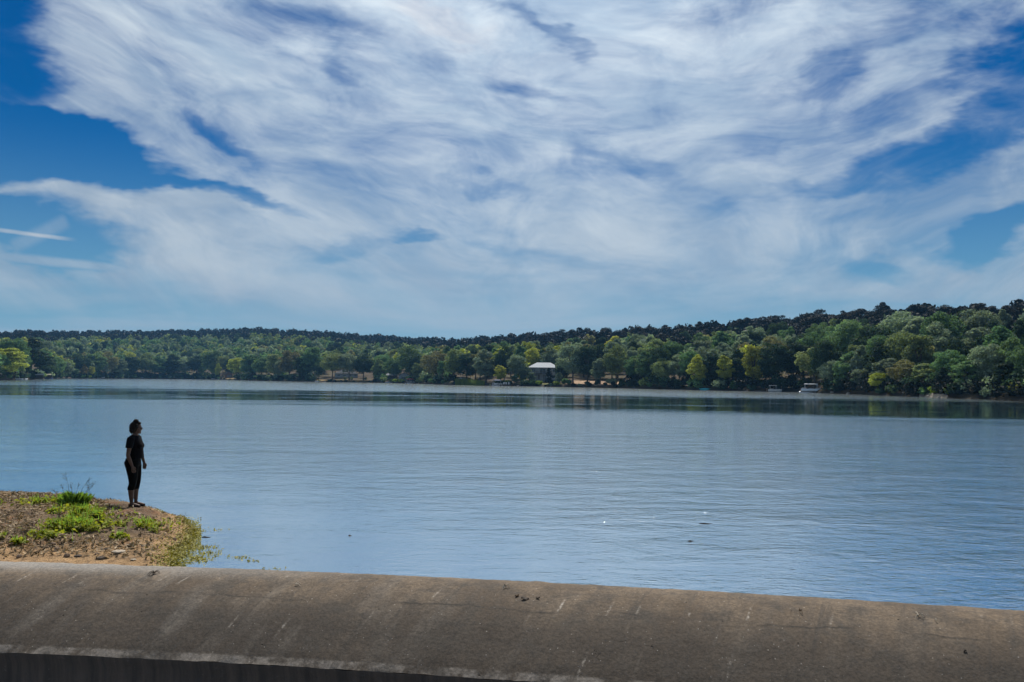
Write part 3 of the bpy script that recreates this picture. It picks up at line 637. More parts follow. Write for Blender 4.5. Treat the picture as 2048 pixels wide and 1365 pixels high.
# skyline darkening painted into the leaf colour: crowns near the ridge top go near-black
rp = np.array(ridge_px)
for q_ in cand:
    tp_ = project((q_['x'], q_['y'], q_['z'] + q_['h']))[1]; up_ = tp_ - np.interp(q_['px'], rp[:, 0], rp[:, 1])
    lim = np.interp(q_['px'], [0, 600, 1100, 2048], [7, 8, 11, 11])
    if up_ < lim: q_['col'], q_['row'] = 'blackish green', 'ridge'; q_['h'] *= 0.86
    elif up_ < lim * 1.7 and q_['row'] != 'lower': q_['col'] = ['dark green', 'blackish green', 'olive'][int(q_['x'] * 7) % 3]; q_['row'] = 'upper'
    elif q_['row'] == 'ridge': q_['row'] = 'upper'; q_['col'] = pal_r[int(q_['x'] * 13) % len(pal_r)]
# which crowns the lake side can see at all: nearest first, against the skyline of those in front
SPOTS += cand
for q_ in SPOTS:
    v = Vector((q_['x'], q_['y'], q_['z'])) - CAM; q_['depth'] = v.dot(fwd)
SPOTS.sort(key=lambda q_: q_['depth'])
sky_ = np.full(2600, 1400.0)                   # lowest covered picture row per column, columns from -276
for q_ in SPOTS:
    k = q_['depth']; cx, by = project((q_['x'], q_['y'], q_['z'])); wpx, hpx = q_['w'] * F / k, q_['h'] * F / k
    c0, c1 = int(cx - wpx * 0.45) + 276, int(cx + wpx * 0.45) + 276
    c0, c1 = max(c0, 0), min(c1, 2599); q_['cx'], q_['top'] = cx, by - hpx
    if c1 <= c0: q_['vis'] = 0; q_['hid'] = True; continue
    cols = np.arange(c0, c1); u = (cols - 276 - cx) / (wpx * 0.5); prof_ = by - hpx * (0.62 + 0.38 * np.sqrt(np.clip(1 - u * u, 0, 1)))
    seen = np.clip(np.minimum(sky_[c0:c1], by) - prof_, 0, None)
    inside = (cols > 276) & (cols < 276 + 2048)
    q_['vis'] = float((seen * inside).sum()); q_['hid'] = float(seen.sum()) < 6
    sky_[c0:c1] = np.minimum(sky_[c0:c1], prof_ + 3)
show = [q_ for q_ in SPOTS if not q_['hid']]
show.sort(key=lambda q_: -(q_['vis'] + (1e6 if q_['row'] == 'front' and q_['vis'] > 0 else 0)))
ONE = [q_ for q_ in show[:285] if q_['vis'] > 30]; ids = {id(q_) for q_ in ONE}
REST = [q_ for q_ in show if id(q_) not in ids]
# labels: kind, colour, row and a count from the nearest landmark of the same belt
marks = [(75, 'the flat-roofed boathouse'), (440, 'the brown cabin'), (690, 'the tan lawn'), (800, 'the grey cottage'), (942, 'the reed bed'), (1088, 'the white-roofed house'), (1410, 'the teal kayak'), (1620, 'the canopied pontoon boat'), (1865, 'the pale gravel spit')]
ORD = ['first', 'second', 'third', 'fourth', 'fifth', 'sixth', 'seventh', 'eighth', 'ninth', 'tenth', 'eleventh', 'twelfth', 'thirteenth', 'fourteenth', 'fifteenth', 'sixteenth', 'seventeenth', 'eighteenth', 'nineteenth', 'twentieth']
shape_w = {'round': 'round-crowned', 'oval': 'oval-crowned', 'spreading': 'wide-crowned', 'tall': 'slender', 'pine': 'pine', 'cedar': 'conical cedar'}
belt_w = {'front': 'at the waterside', 'lower': 'low on the slope', 'upper': 'high on the slope', 'ridge': 'on the skyline'}
buckets = {}
for q_ in ONE:
    mk = min(marks, key=lambda m_: abs(m_[0] - q_['cx']))
    side = 'right of' if q_['cx'] >= mk[0] else 'left of'
    buckets.setdefault((q_['row'], q_['col'], q_['kind'], mk, side), []).append(q_)
for (rw, colr, kind, mk, side), L_ in buckets.items():
    L_.sort(key=lambda q_: abs(q_['cx'] - mk[0]))
    for i, q_ in enumerate(L_):
        noun = shape_w[kind] if kind in ('pine', 'cedar') else shape_w[kind] + ' tree'
        q_['label'] = f"{colr} {noun} {belt_w[rw]}, {ORD[min(i, 19)] + ' such ' if len(L_) > 1 else ''}{side} {mk[1]}"
grp = {'front': 'trees along the far waterside', 'lower': 'trees low on the wooded slope', 'upper': 'trees high on the wooded slope', 'ridge': 'dark trees on the skyline'}
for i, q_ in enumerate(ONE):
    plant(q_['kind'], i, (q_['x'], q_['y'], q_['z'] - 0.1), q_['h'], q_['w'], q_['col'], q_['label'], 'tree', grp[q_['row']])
# the rest of the woods, too far and too many to pick out one by one
bycol = {}
for i, q_ in enumerate(REST):
    C, N, K, rg2 = crown_points(900 + i % 40, q_['h'], q_['w'], q_['kind'], 420 if q_['depth'] < 500 else 330)
    a = rg2.uniform(0, 6.28) + i; ca, sa = math.cos(a), math.sin(a); Rm = np.array([[ca, sa, 0], [-sa, ca, 0], [0, 0, 1]])
    v = cards(C @ Rm, N @ Rm, q_['w'] * 0.115, rg2) + np.array([q_['x'], q_['y'], q_['z']])
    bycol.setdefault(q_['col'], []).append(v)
vs, mi, names = [], [], list(bycol)
for k, c_ in enumerate(names):
    for v in bycol[c_]: vs.append(v); mi.append(np.full(len(v) // 4, k, np.int32))
vv = np.concatenate(vs); me = mesh_np('far_woods', vv, np.arange(len(vv)).reshape(-1, 4))
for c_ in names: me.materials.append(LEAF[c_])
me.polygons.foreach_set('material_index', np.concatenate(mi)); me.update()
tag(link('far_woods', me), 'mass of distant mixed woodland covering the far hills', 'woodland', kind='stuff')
print('TREES', len(ONE), 'rest', len(REST), 'all', len(SPOTS), 'tris', len(vv) // 2)

# ------------------------------------------------------------------ undergrowth, lawns and shore plants
def shore_pt(px, off):
    d = ray(px, 770); th = math.atan2(d.x, d.y); r = float(shore(th)) + off
    x, y = r * math.sin(th), r * math.cos(th); return x, y, float(land_z(x, y)), -th, r / F
vs, mi = [], []; rg = np.random.default_rng(21); ucol = ['dark green', 'deep green', 'grey-green', 'olive', 'blackish green']
px_ = -120.0
while px_ < 2200:
    x, y, z, rz, mpp = shore_pt(px_, 0)
    open_ = (628 < px_ < 748) or (775 < px_ < 812) or (1046 < px_ < 1128) or (436 < px_ < 470) or (908 < px_ < 1045) or (1600 < px_ < 1645)
    half = (1128 <= px_ < 1262)
    for off in ((0.9, 3.2, 6.5) if not open_ else ((0.6,) if rg.random() < 0.55 else ())):
        if half and rg.random() < 0.45: continue
        o_ = off + rg.uniform(-0.5, 0.8); x, y, z, rz, mpp = shore_pt(px_ + rg.uniform(-1.5, 1.5) / mpp, o_)
        h = rg.uniform(1.3, 3.4) * (1 + 0.12 * off) if not open_ else rg.uniform(0.5, 1.1)
        if half: h *= 0.5
        C, N, K, rg2 = crown_points(int(rg.integers(1 << 30)), h, h * rg.uniform(1.0, 1.7), 'round', 170)
        vs.append(cards(C, N, 0.30 + 0.0007 * y, rg2) + np.array([x, y, z - 0.12 * h])); mi.append(np.full(170, rg.choice(5, p=[.4, .12, .06, .04, .38]), np.int32))  # mostly near-black leaves: the waterline shadow is painted into the leaf colour
    px_ += 2.3 / mpp
vv = np.concatenate(vs); me = mesh_np('undergrowth', vv, np.arange(len(vv)).reshape(-1, 4))
for c_ in ucol: me.materials.append(LEAF[c_])
me.polygons.foreach_set('material_index', np.concatenate(mi)); me.update()
tag(link('undergrowth', me), 'tangled dark undergrowth along the far waterline', 'undergrowth', kind='stuff')

def land_patch(name, px0, px1, d0, d1, mt, lift=0.10, ragged=1.2):
    us = np.linspace(px0, px1, 46); ds = np.linspace(0, 1, 14); V_ = []
    for i, u in enumerate(us):
        e = min(1.0, min(i, 45 - i) / 6.0)
        for t in ds:
            dd = d0 + (d1 - d0) * (0.5 + (t - 0.5) * (0.25 + 0.75 * e)) + math.sin(u * 0.7 + t * 3) * ragged * 0.4
            x, y, z, _, _ = shore_pt(u, dd); V_.append((x, y, z + lift * (1 if 0 < t < 1 else -0.5)))
    i_ = np.arange(46 * 14).reshape(46, 14)
    return tag(link(name, mesh_np(name, V_, np.stack([i_[:-1, :-1], i_[1:, :-1], i_[1:, 1:], i_[:-1, 1:]], -1).reshape(-1, 4)), None, mt, smooth=True), kind='structure')
LAWN = plain('dry_lawn', (0.22, 0.155, 0.062), 0.95, 0.35, 0.35, spec=0.1)
YARD = plain('bare_yard', (0.30, 0.21, 0.14), 0.95, 0.45, 0.25, spec=0.1)
land_patch('lawn', 630, 750, 1.6, 14, LAWN)
land_patch('lawn', 434, 470, 1.5, 9, LAWN)
land_patch('yard', 1128, 1268, 2.5, 26, YARD)
land_patch('lawn', 1030, 1128, 1.5, 12, plain('green_lawn', (0.12, 0.12, 0.045), 0.95, 0.35, 0.5, spec=0.1))
land_patch('yard', 1450, 1500, 1.5, 12, YARD)
land_patch('gravel_spit', 1838, 1896, -0.9, 1.6, SAND, 0.22, 0.4)

BRIGHT = foliage('leaf_bright', (0.20, 0.26, 0.035), 0.45); LEAF['bright green'] = BRIGHT
def shrub(px, off, h, w, colr, label, name='shrub', grp=None):
    x, y, z, rz, mpp = shore_pt(px, off)
    C, N, K, rg2 = crown_points(int(px * 13 + off * 7), h, w, 'round', 420)
    e = empty(name, (x, y, z), rz, label, 'shrub', grp)
    v = cards(C, N, 0.11 * max(w, 1.6), rg2); v[:, 2] -= 0.12 * h
    link('foliage', mesh_np('foliage', v, np.arange(len(v)).reshape(-1, 4)), e, LEAF[colr])
    K_ = K[K[:, 2] < h * 0.7]; mb = MB(); [mb.tube([(0, 0, -0.2), tuple(k * 0.5), tuple(k)], [0.05, 0.035, 0.015], 5) for k in K_[:5]]
    mb.build('stem', BARK, e); return e
for i, (px_, w_, tx) in enumerate([(690, 2.6, 'left of its pair'), (703, 2.2, 'right of its pair'), (731, 2.2, 'near the dark slide ramp')]):
    shrub(px_, 13, 2.2, w_, 'olive' if i < 2 else 'dark green', ['round clipped olive shrub at the top of the tan lawn, left of its pair', 'round clipped olive shrub at the top of the tan lawn, right of its pair', 'small dark green clipped shrub at the top of the tan lawn'][i], 'clipped_shrub')
for px_, w_, tx in [(783, 3.0, 'bright green low bush left of its three before the dark cottage'), (793, 3.6, 'middle bright green low bush of three before the dark cottage'), (803, 3.0, 'bright green low bush of three beside the red canopied boat')]:
    shrub(px_, 1.4, 1.7, w_ * 1.3, 'bright green', tx, 'low_bush', 'bright bushes by the cottages')
for px_, w_, c_, tx in [(1078, 3.6, 'bright green', 'bright yellow-green low bush at the water left of the dark cedar'), (1112, 3.2, 'bright green', 'bright yellow-green low bush at the water right of the dark cedar'), (1052, 5.2, 'dark green', 'dark clipped hedge bush at the water before the white-roofed house'), (1066, 4.4, 'dark green', 'dark hedge bush beside the bright low bush, before the white-roofed house'),
                      (177, 5.0, 'bright green', 'bright green bush hanging over the water below the gold tree'), (997, 4.5, 'dark green', 'broad dark bush behind the dock chairs'), (1015, 4.5, 'dark green', 'broad dark bush beside the dock chairs, nearer the white-roofed house'), (1868, 2.4, 'bright green', 'small bright green bush on the pale gravel spit'), (1893, 1.4, 'bright green', 'tiny bright green bush at the end of the gravel spit')]:
    shrub(px_, 1.6, 1.9, w_, c_, tx, 'low_bush')
# reed bed
rg = np.random.default_rng(5); vs = []
for _ in range(2600):
    px_ = rg.uniform(911, 968); off = rg.uniform(-1.2, 1.6); x, y, z, rz, mpp = shore_pt(px_, off); h = rg.uniform(1.4, 2.7) * (1.1 if px_ < 945 else 0.85)
    b = np.array([x, y, max(z, -0.3)]); lean = np.array([rg.normal(0, .16), rg.normal(0, .16), 1.0]) * h; s_ = np.array([0.07, 0.0, 0])
    vs.append(np.stack([b - s_, b + s_, b + lean * 0.6 + s_, b + lean]))
vv = np.concatenate(vs); me = mesh_np('reeds', vv, np.arange(len(vv)).reshape(-1, 4)); me.materials.append(foliage('leaf_reed', (0.13, 0.18, 0.04), 0.4))
tag(link('reeds', me), 'bed of tall green reeds at the water left of the docked boats', 'reeds', kind='stuff')

# ------------------------------------------------------------------ lakeside buildings
def at(name, px, off, label, cat, z=None, turn=0.0, grp=None):
    x, y, zz, rz, mpp = shore_pt(px, off); return empty(name, (x, y, zz if z is None else z), rz + turn, label, cat, grp)
def window(par, x0, x1, y, z0, z1, name='window', frame=None, mull=1):
    o = B1(x0, x1, y - 0.05, y + 0.02, z0, z1).build(name, frame or WHITE, par)
    k = (x1 - x0 - 0.1 * (mull + 1)) / mull
    for i in range(mull):
        xa = x0 + 0.1 + i * (k + 0.1); B1(xa, xa + k, y - 0.065, y - 0.052, z0 + 0.1, z1 - 0.1).build('pane', GLASS, o)
    return o
def hip(par, x0, x1, y0, y1, z, h, inset, mt, thick=0.18):
    ym = (y0 + y1) / 2
    pts = [(x0, y0, z), (x1, y0, z), (x1, y1, z), (x0, y1, z), (x0, y0, z + thick), (x1, y0, z + thick), (x1, y1, z + thick), (x0, y1, z + thick), (x0 + inset, ym, z + h), (x1 - inset, ym, z + h)]
    return MB().poly(pts, [(3, 2, 1, 0), (0, 1, 5, 4), (1, 2, 6, 5), (2, 3, 7, 6), (3, 0, 4, 7), (4, 5, 9, 8), (5, 6, 9), (6, 7, 8, 9), (7, 4, 8)]).build('roof', mt, par)
def railing(par, x0, x1, y, z, mt, h=1.0, step=1.4):
    r_ = B1(x0, x1, y - 0.05, y + 0.05, z + h - 0.1, z + h).build('railing', mt, par)
    B1(x0, x1, y - 0.03, y + 0.03, z + 0.15, z + 0.22).build('lower_rail', mt, r_)
    k = int((x1 - x0) / step) + 1
    for i in range(k + 1):
        xa = x0 + (x1 - x0) * i / k; B1(xa - 0.05, xa + 0.05, y - 0.045, y + 0.045, z, z + h - 0.1).build('baluster', mt, r_)
# white two-storey house
hs_ = at('lake_house', 1087, 21, 'white two-storey lake house with pale metal hip roof and dark upper deck', 'house')
fz = 0.9
B1(-6.2, 6.2, 0, 8, -1.5, fz).build('foundation', GREYSIDING, hs_)
B1(-6.0, 6.0, 0.2, 7.8, fz, fz + 5.0).build('wall', WHITE, hs_)
hip(hs_, -7.0, 7.0, -1.6, 9.2, fz + 5.0, 2.4, 4.0, METALROOF)
B1(-6.3, 3.2, -1.9, 0.18, fz + 2.35, fz + 2.6).build('upper_deck', DARKWOOD, hs_)
railing(hs_, -6.3, 3.2, -1.85, fz + 2.6, DARKWOOD, 1.0, 0.8)
for xa in (-6.1, -3.0, 0.1, 3.0): B1(xa - 0.09, xa + 0.09, -1.8, -1.62, -1.2, fz + 2.35).build('deck_post', DARKWOOD, hs_)
for xa in (-6.4, -2.2, 2.2, 6.4): B1(xa - 0.08, xa + 0.08, -1.45, -1.3, fz + 2.6, fz + 5.0).build('roof_post', WHITE, hs_)
for x0, x1, z0, z1, m_ in [(-5.2, -3.6, 3.2, 4.5, 2), (-1.6, 0.9, 2.75, 4.7, 2), (1.8, 2.9, 3.2, 4.5, 1), (4.0, 5.4, 3.2, 4.5, 2), (-5.2, -4.0, 0.5, 1.9, 1), (-0.2, 1.2, 0.1, 2.0, 2), (3.8, 5.2, 0.5, 1.9, 2)]:
    window(hs_, x0, x1, 0.2, fz + z0, fz + z1, mull=m_)
d_ = B1(-2.6, -1.6, 0.13, 0.22, fz, fz + 2.05).build('door', GREYWOOD, hs_); MB().ball((-1.75, 0.08, fz + 1.0), 0.05, 6, 4).build('handle', ALU, d_)
# grey gabled cottage
def gable(par, x0, x1, y0, y1, z, h, mt, over=0.4, wallm=None):
    xm = (x0 + x1) / 2; t = 0.16; a, b = x0 - over, x1 + over; zo = z - over * h / (xm - x0)
    for sgn, e in ((-1, a), (1, b)):
        MB().poly([(e, y0 - over, zo), (xm, y0 - over, z + h), (xm, y1 + over, z + h), (e, y1 + over, zo), (e, y0 - over, zo + t), (xm, y0 - over, z + h + t), (xm, y1 + over, z + h + t), (e, y1 + over, zo + t)],
                  [(0, 1, 2, 3), (4, 7, 6, 5), (0, 4, 5, 1), (1, 5, 6, 2), (2, 6, 7, 3), (3, 7, 4, 0)]).build('roof_slope', mt, par)
    if wallm: MB().poly([(x0, y0, z), (x1, y0, z), (xm, y0, z + h), (x0, y1, z), (x1, y1, z), (xm, y1, z + h)], [(0, 1, 2), (3, 5, 4), (0, 3, 4, 1), (0, 2, 5, 3), (1, 4, 5, 2)]).build('gable_wall', wallm, par)
g_ = at('cottage', 808, 15, 'grey sided gabled cottage among trees behind the red canopied boat', 'house')
B1(-3.2, 3.2, 0, 8, -1.5, 2.9).build('wall', GREYSIDING, g_); gable(g_, -3.2, 3.2, 0, 8, 2.9, 1.9, GREYROOF, 0.5, GREYSIDING)
window(g_, -1.7, 1.6, 0, 0.9, 2.4, mull=2); window(g_, 2.0, 2.7, 0, 0.9, 2.1)
g_ = at('cottage', 783, 17, 'dark low cottage with bright silvery metal roof beside the grey cottage', 'house')
B1(-3.8, 3.6, 0, 7, -1.5, 2.9).build('wall', BROWNSIDING, g_); hip(g_, -4.4, 4.1, -1.4, 7.6, 2.9, 1.9, 3.0, plain('worn_metal_roof', (0.16, 0.17, 0.19), 0.8, 0.35, spec=0.1))
railing(g_, -4.0, 3.6, -1.3, 0.3, DARKWOOD); B1(-4.0, 3.6, -1.35, -0.02, 0.05, 0.3).build('porch_floor', DARKWOOD, g_)
for xa in (-3.9, -1.2, 1.2, 3.5): B1(xa - 0.08, xa + 0.08, -1.3, -1.14, 0.3, 2.9).build('porch_post', DARKWOOD, g_)
window(g_, -3.0, -1.4, 0, 1.0, 2.3, mull=2); window(g_, 1.2, 2.8, 0, 1.0, 2.3, mull=2)
# deck house over the tan lawn
g_ = at('deck_house', 694, 27, 'dim lakeside house with white deck railing above the tan lawn', 'house')
B1(-7.5, 6.5, 0, 8, -2.5, 2.6).build('wall', GREYSIDING, g_); hip(g_, -8.1, 7.1, -0.6, 8.6, 2.6, 2.2, 4.0, GREYROOF)
B1(-7.6, 5.4, -2.6, -0.02, 0.0, 0.22).build('deck', GREYWOOD, g_); railing(g_, -7.6, 5.4, -2.55, 0.22, WHITE, 1.0, 1.0)
for xa in (-7.3, -4.2, -1.1, 2.0, 5.1): B1(xa - 0.1, xa + 0.1, -2.5, -2.3, -3.0, 0.0).build('deck_post', DARKWOOD, g_)
for xa in (-6.0, -2.4, 1.0, 4.2): window(g_, xa, xa + 1.6, 0, 0.9, 2.2, mull=2)
# brown cabin
g_ = at('cabin', 457, 17, 'small brown cabin half hidden by trees above a patch of tan lawn', 'house')
B1(-2.8, 2.8, 0, 6, -1.5, 3.2).build('wall', BROWNSIDING, g_); gable(g_, -2.8, 2.8, 0, 6, 3.2, 1.9, GREYROOF, 0.5, BROWNSIDING); window(g_, -1.0, 1.0, 0, 0.9, 2.2, mull=2)
# pale shed on the shore
g_ = at('shed', 921, 3.5, 'small white shed standing behind the reeds', 'shed')
B1(-0.85, 0.85, 0, 1.8, -0.4, 2.1).build('wall', WHITE, g_); gable(g_, -0.85, 0.85, 0, 1.8, 2.1, 0.5, GREYROOF, 0.18, WHITE); B1(-0.35, 0.35, -0.06, -0.004, 0.0, 1.8).build('door', GREYSIDING, g_)
# stone steps beside the lawn
for k, (px_, off, tx) in enumerate([(645, 9, 'stone terrace edge left of the tan lawn'), (660, 9, 'stone terrace edge at the top of the tan lawn')]):
    e = at('retaining_wall', px_, off, ['low pale stone terrace wall left of the tan lawn', 'low pale stone terrace wall between two trunks on the tan lawn'][k], 'wall')
    rr = random.Random(k)
    for lv in range(3):
        for i in range(4):
            x0 = -2.6 + i * 1.25 + lv * 0.3; hh = rr.uniform(0.34, 0.42)
            mb = MB().box(x0, x0 + rr.uniform(1.05, 1.2), 0.35 * lv, 0.35 * lv + 0.7, -0.3 + 0.42 * lv, -0.3 + 0.42 * lv + hh); mb.build('stone', STONE, e)

# ------------------------------------------------------------------ docks, boathouses and boats
def posts(par, pts, z0, z1, mt, r=0.07, name='post'):
    for (x, y) in pts: MB().tube([(x, y, z0), (x, y, z1)], r, 7).build(name, mt, par)
def dock(name, px, off, w, dpt, label, mt=DARKWOOD, z=0.45, turn=0.0):
    e = at(name, px, off, label, 'dock', 0.0, turn)
    k = max(3, int(w / 0.6)); s_ = w / k; me = B1(0.02, s_ - 0.02, -dpt / 2, dpt / 2, z - 0.06, z).mesh('plank'); me.materials.append(mt)
    for i in range(k): link('plank', me, e, None, (-w / 2 + i * s_, 0, 0))
    B1(-w / 2, w / 2, -dpt / 2 + 0.05, -dpt / 2 + 0.15, z - 0.26, z - 0.062).build('beam', mt, e); B1(-w / 2, w / 2, dpt / 2 - 0.15, dpt / 2 - 0.05, z - 0.26, z - 0.062).build('beam', mt, e)
    n_ = max(2, int(w / 3) + 1); posts(e, [(-w / 2 + 0.2 + (w - 0.4) * i / (n_ - 1), s * (dpt / 2 + 0.08)) for i in range(n_) for s in (-1, 1)], -1.5, z + 0.35, mt)
    return e
def boathouse(px, off, w, roofm, label, cover=None, z=2.6, turn=0.0):
    e = at('boathouse', px, off, label, 'boathouse', 0.0, turn); d = 6.0
    posts(e, [(x, y) for x in (-w / 2 + 0.2, 0, w / 2 - 0.2) for y in (-d / 2, 0, d / 2)], -1.5, z, DARKWOOD, 0.09)
    r_ = MB().poly([(-w / 2 - 0.3, -d / 2 - 0.4, z - 0.05), (w / 2 + 0.3, -d / 2 - 0.4, z - 0.05), (w / 2 + 0.3, d / 2 + 0.4, z + 0.5), (-w / 2 - 0.3, d / 2 + 0.4, z + 0.5), (-w / 2 - 0.3, -d / 2 - 0.4, z + 0.3), (w / 2 + 0.3, -d / 2 - 0.4, z + 0.3), (w / 2 + 0.3, d / 2 + 0.4, z + 0.85), (-w / 2 - 0.3, d / 2 + 0.4, z + 0.85)],
                   [(0, 3, 2, 1), (4, 5, 6, 7), (0, 1, 5, 4), (1, 2, 6, 5), (2, 3, 7, 6), (3, 0, 4, 7)]).build('roof', roofm, e)
    B1(-w / 2, w / 2, d / 2 - 0.1, d / 2, 0.3, z - 0.06).build('back_wall', DARKWOOD, e)
    B1(-w / 2, -w / 2 + 1.2, -d / 2, d / 2 - 0.12, 0.3, 0.45).build('walkway', GREYWOOD, e); B1(w / 2 - 1.2, w / 2, -d / 2, d / 2 - 0.12, 0.3, 0.45).build('walkway', GREYWOOD, e)
    return e
boathouse(68, -4, 8.4, METALROOF, 'open boathouse with flat white metal roof on dark posts')
boathouse(92, -5, 4.6, TANROOF, 'narrower boathouse with tan roof, right of the white-roofed boathouse')
def hull(name, L, Wd, H, z0, par, mt, bow=0.35):      # boat shell along local x, bow at +x
    st = 9; V_ = []; 
    for i in range(st):
        t = i / (st - 1); hw = Wd / 2 * (1 if t < 1 - bow else math.sqrt(max(0.0, 1 - ((t - 1 + bow) / bow) ** 2)) * 0.97 + 0.03); x = -L / 2 + L * t; kz = z0 + (0.35 * H * max(0, (t - 0.7) / 0.3) ** 2)
        V_ += [(x, -hw, z0 + H + 0.12 * t), (x, -hw * 0.72, z0 + 0.35 * H + (kz - z0)), (x, 0, kz), (x, hw * 0.72, z0 + 0.35 * H + (kz - z0)), (x, hw, z0 + H + 0.12 * t), (x, hw * 0.86, z0 + H * 0.75 + 0.1 * t), (x, 0, z0 + H * 0.45), (x, -hw * 0.86, z0 + H * 0.75 + 0.1 * t)]
    fs = []
    for i in range(st - 1):
        for k in range(8): fs.append((i * 8 + k, (i + 1) * 8 + k, (i + 1) * 8 + (k + 1) % 8, i * 8 + (k + 1) % 8))
    fs.append(tuple(range(8))); fs.append(tuple((st - 1) * 8 + k for k in reversed(range(8))))
    return MB().poly(V_, fs).build(name, mt, par)
def pontoon(px, off, L, label, canopy=None, side=WHITE, turn=0.0, mast=False):
    e = at('pontoon_boat', px, off, label, 'boat', 0.0, turn); w_ = 2.5
    for s in (-1, 1):
        MB().tube([(-L / 2, s * 0.85, 0.1), (L / 2 - 0.9, s * 0.85, 0.1), (L / 2 - 0.3, s * 0.85, 0.16), (L / 2, s * 0.85, 0.28)], [0.3, 0.3, 0.2, 0.03], 10).build('pontoon', ALU, e, smooth=True)
    B1(-L / 2, L / 2 - 0.3, -w_ / 2, w_ / 2, 0.42, 0.54).build('deck', GREYWOOD, e)
    for (x0, x1, y0, y1) in ((-L / 2 + 0.5, -0.5, -w_ / 2, -w_ / 2 + 0.06), (0.4, L / 2 - 0.6, -w_ / 2, -w_ / 2 + 0.06), (-L / 2 + 0.5, L / 2 - 0.6, w_ / 2 - 0.06, w_ / 2), (L / 2 - 0.66, L / 2 - 0.6, -w_ / 2 + 0.07, -0.4), (L / 2 - 0.66, L / 2 - 0.6, 0.4, w_ / 2 - 0.07)):
        B1(x0, x1, y0, y1, 0.55, 1.15).build('side_panel', side, e)
    for x0 in (-L / 2 + 0.7, L / 2 - 1.9):
        s_ = B1(x0, x0 + 1.2, 0.2, 1.1, 0.545, 0.95).build('seat', SEAT, e); B1(x0, x0 + 1.2, 1.0, 1.15, 0.955, 1.4).build('backrest', SEAT, s_)
    B1(-0.3, 0.3, -0.9, -0.3, 0.545, 1.35).build('console', SEAT, e)
    B1(-L / 2 - 0.5, -L / 2, -0.25, 0.25, 0.15, 1.15).build('outboard_motor', DARKWOOD, e)
    if canopy:
        c_ = MB().poly([(-L * 0.3, -1.25, 2.45), (L * 0.26, -1.25, 2.45), (L * 0.26, 0, 2.62), (L * 0.26, 1.25, 2.45), (-L * 0.3, 1.25, 2.45), (-L * 0.3, 0, 2.62), (-L * 0.3, -1.25, 2.3), (L * 0.26, -1.25, 2.3), (L * 0.26, 1.25, 2.3), (-L * 0.3, 1.25, 2.3)],
                       [(0, 1, 2, 5), (5, 2, 3, 4), (0, 6, 7, 1), (3, 8, 9, 4), (1, 7, 8, 3, 2), (0, 5, 4, 9, 6), (6, 9, 8, 7)]).build('canopy', canopy, e)
        for x in (-L * 0.28, L * 0.24):
            for y in (-1.2, 1.2): MB().tube([(x, y, 0.55), (x, y, 2.3)], 0.035, 6).build('canopy_pole', ALU, e)
    if mast: MB().tube([(-L / 2 + 0.3, -1.0, 0.5), (-L / 2 + 0.3, -1.0, 3.6)], 0.05, 6).build('light_pole', ALU, e)
    return e
def runabout(px, off, L, label, mt=WHITE, top=True, turn=0.0, name='motorboat'):
    e = at(name, px, off, label, 'boat', 0.0, turn); hull('hull', L, 1.9, 0.85, -0.12, e, mt)
    MB().poly([(0.3, -0.75, 0.8), (0.9, -0.6, 0.82), (0.9, 0.6, 0.82), (0.3, 0.75, 0.8), (0.25, -0.6, 1.3), (0.25, 0.6, 1.3)], [(0, 1, 4), (1, 2, 5, 4), (2, 3, 5), (3, 0, 4, 5), (3, 2, 1, 0)]).build('windshield', GLASS, e)
    B1(-1.2, -0.5, -0.6, 0.6, 0.3, 0.95).build('seat', SEAT, e); B1(-L / 2 - 0.45, -L / 2, -0.22, 0.22, 0.1, 1.05).build('outboard_motor', DARKWOOD, e)
    if top:
        B1(-1.6, 0.4, -0.85, 0.85, 1.85, 1.95).build('hardtop', WHITE, e)
        for x in (-1.5, 0.3):
            for y in (-0.8, 0.8): MB().tube([(x, y, 0.7), (x, y, 1.85)], 0.03, 6).build('top_pole', ALU, e)
    return e
def upturned(px, off, L, label, mt=WHITE, turn=0.0, z=None, name='rowing_boat'):
    e = at(name, px, off, label, 'boat', z, turn); h = hull('hull', L, 1.2, 0.55, 0.05, e, mt, 0.4)
    for x in (-0.8, 0.5): B1(x, x + 0.3, -0.5, 0.5, 0.42, 0.46).build('thwart', GREYWOOD, e)
    return e
runabout(50, -2.5, 4.4, 'small white motorboat moored left of the white-roofed boathouse', turn=rad(70), top=False)
runabout(36, -2.0, 4.6, 'dim grey motorboat moored under the yellow-green tree', mt=GREYSIDING, turn=rad(15))
runabout(94, -8.5, 6.2, 'blue covered motorboat in the tan-roofed boathouse', mt=BLUE, top=False, turn=rad(8))
upturned(202, 1.0, 5.0, 'white rowing boat pulled up right of the bright overhanging bush')
upturned(281, 0.8, 4.0, 'pale blue rowing boat pulled up under dark trees', GREYSIDING)
upturned(428, 0.6, 4.6, 'white rowing boat pulled up by the brown cabin lawn')
upturned(636, -0.2, 3.6, 'grey rowing boat at the water before the tan lawn', ALU)
upturned(777, -1.8, 4.0, 'white rowing boat floating beside the low bright bushes', z=0.0)
pontoon(821, -2.6, 5.4, 'pontoon boat with faded red canopy by the grey cottage', REDC, turn=rad(35))
dock('dock', 870, -3.0, 15.0, 2.2, 'long dark wooden dock left of the reeds')
pontoon(994, -2.5, 4.6, 'white pontoon boat with dark blue canopy right of the reeds', BLUE, turn=rad(20))
dock('dock', 1013, -2.2, 5.5, 2.0, 'short dark dock carrying white chairs')
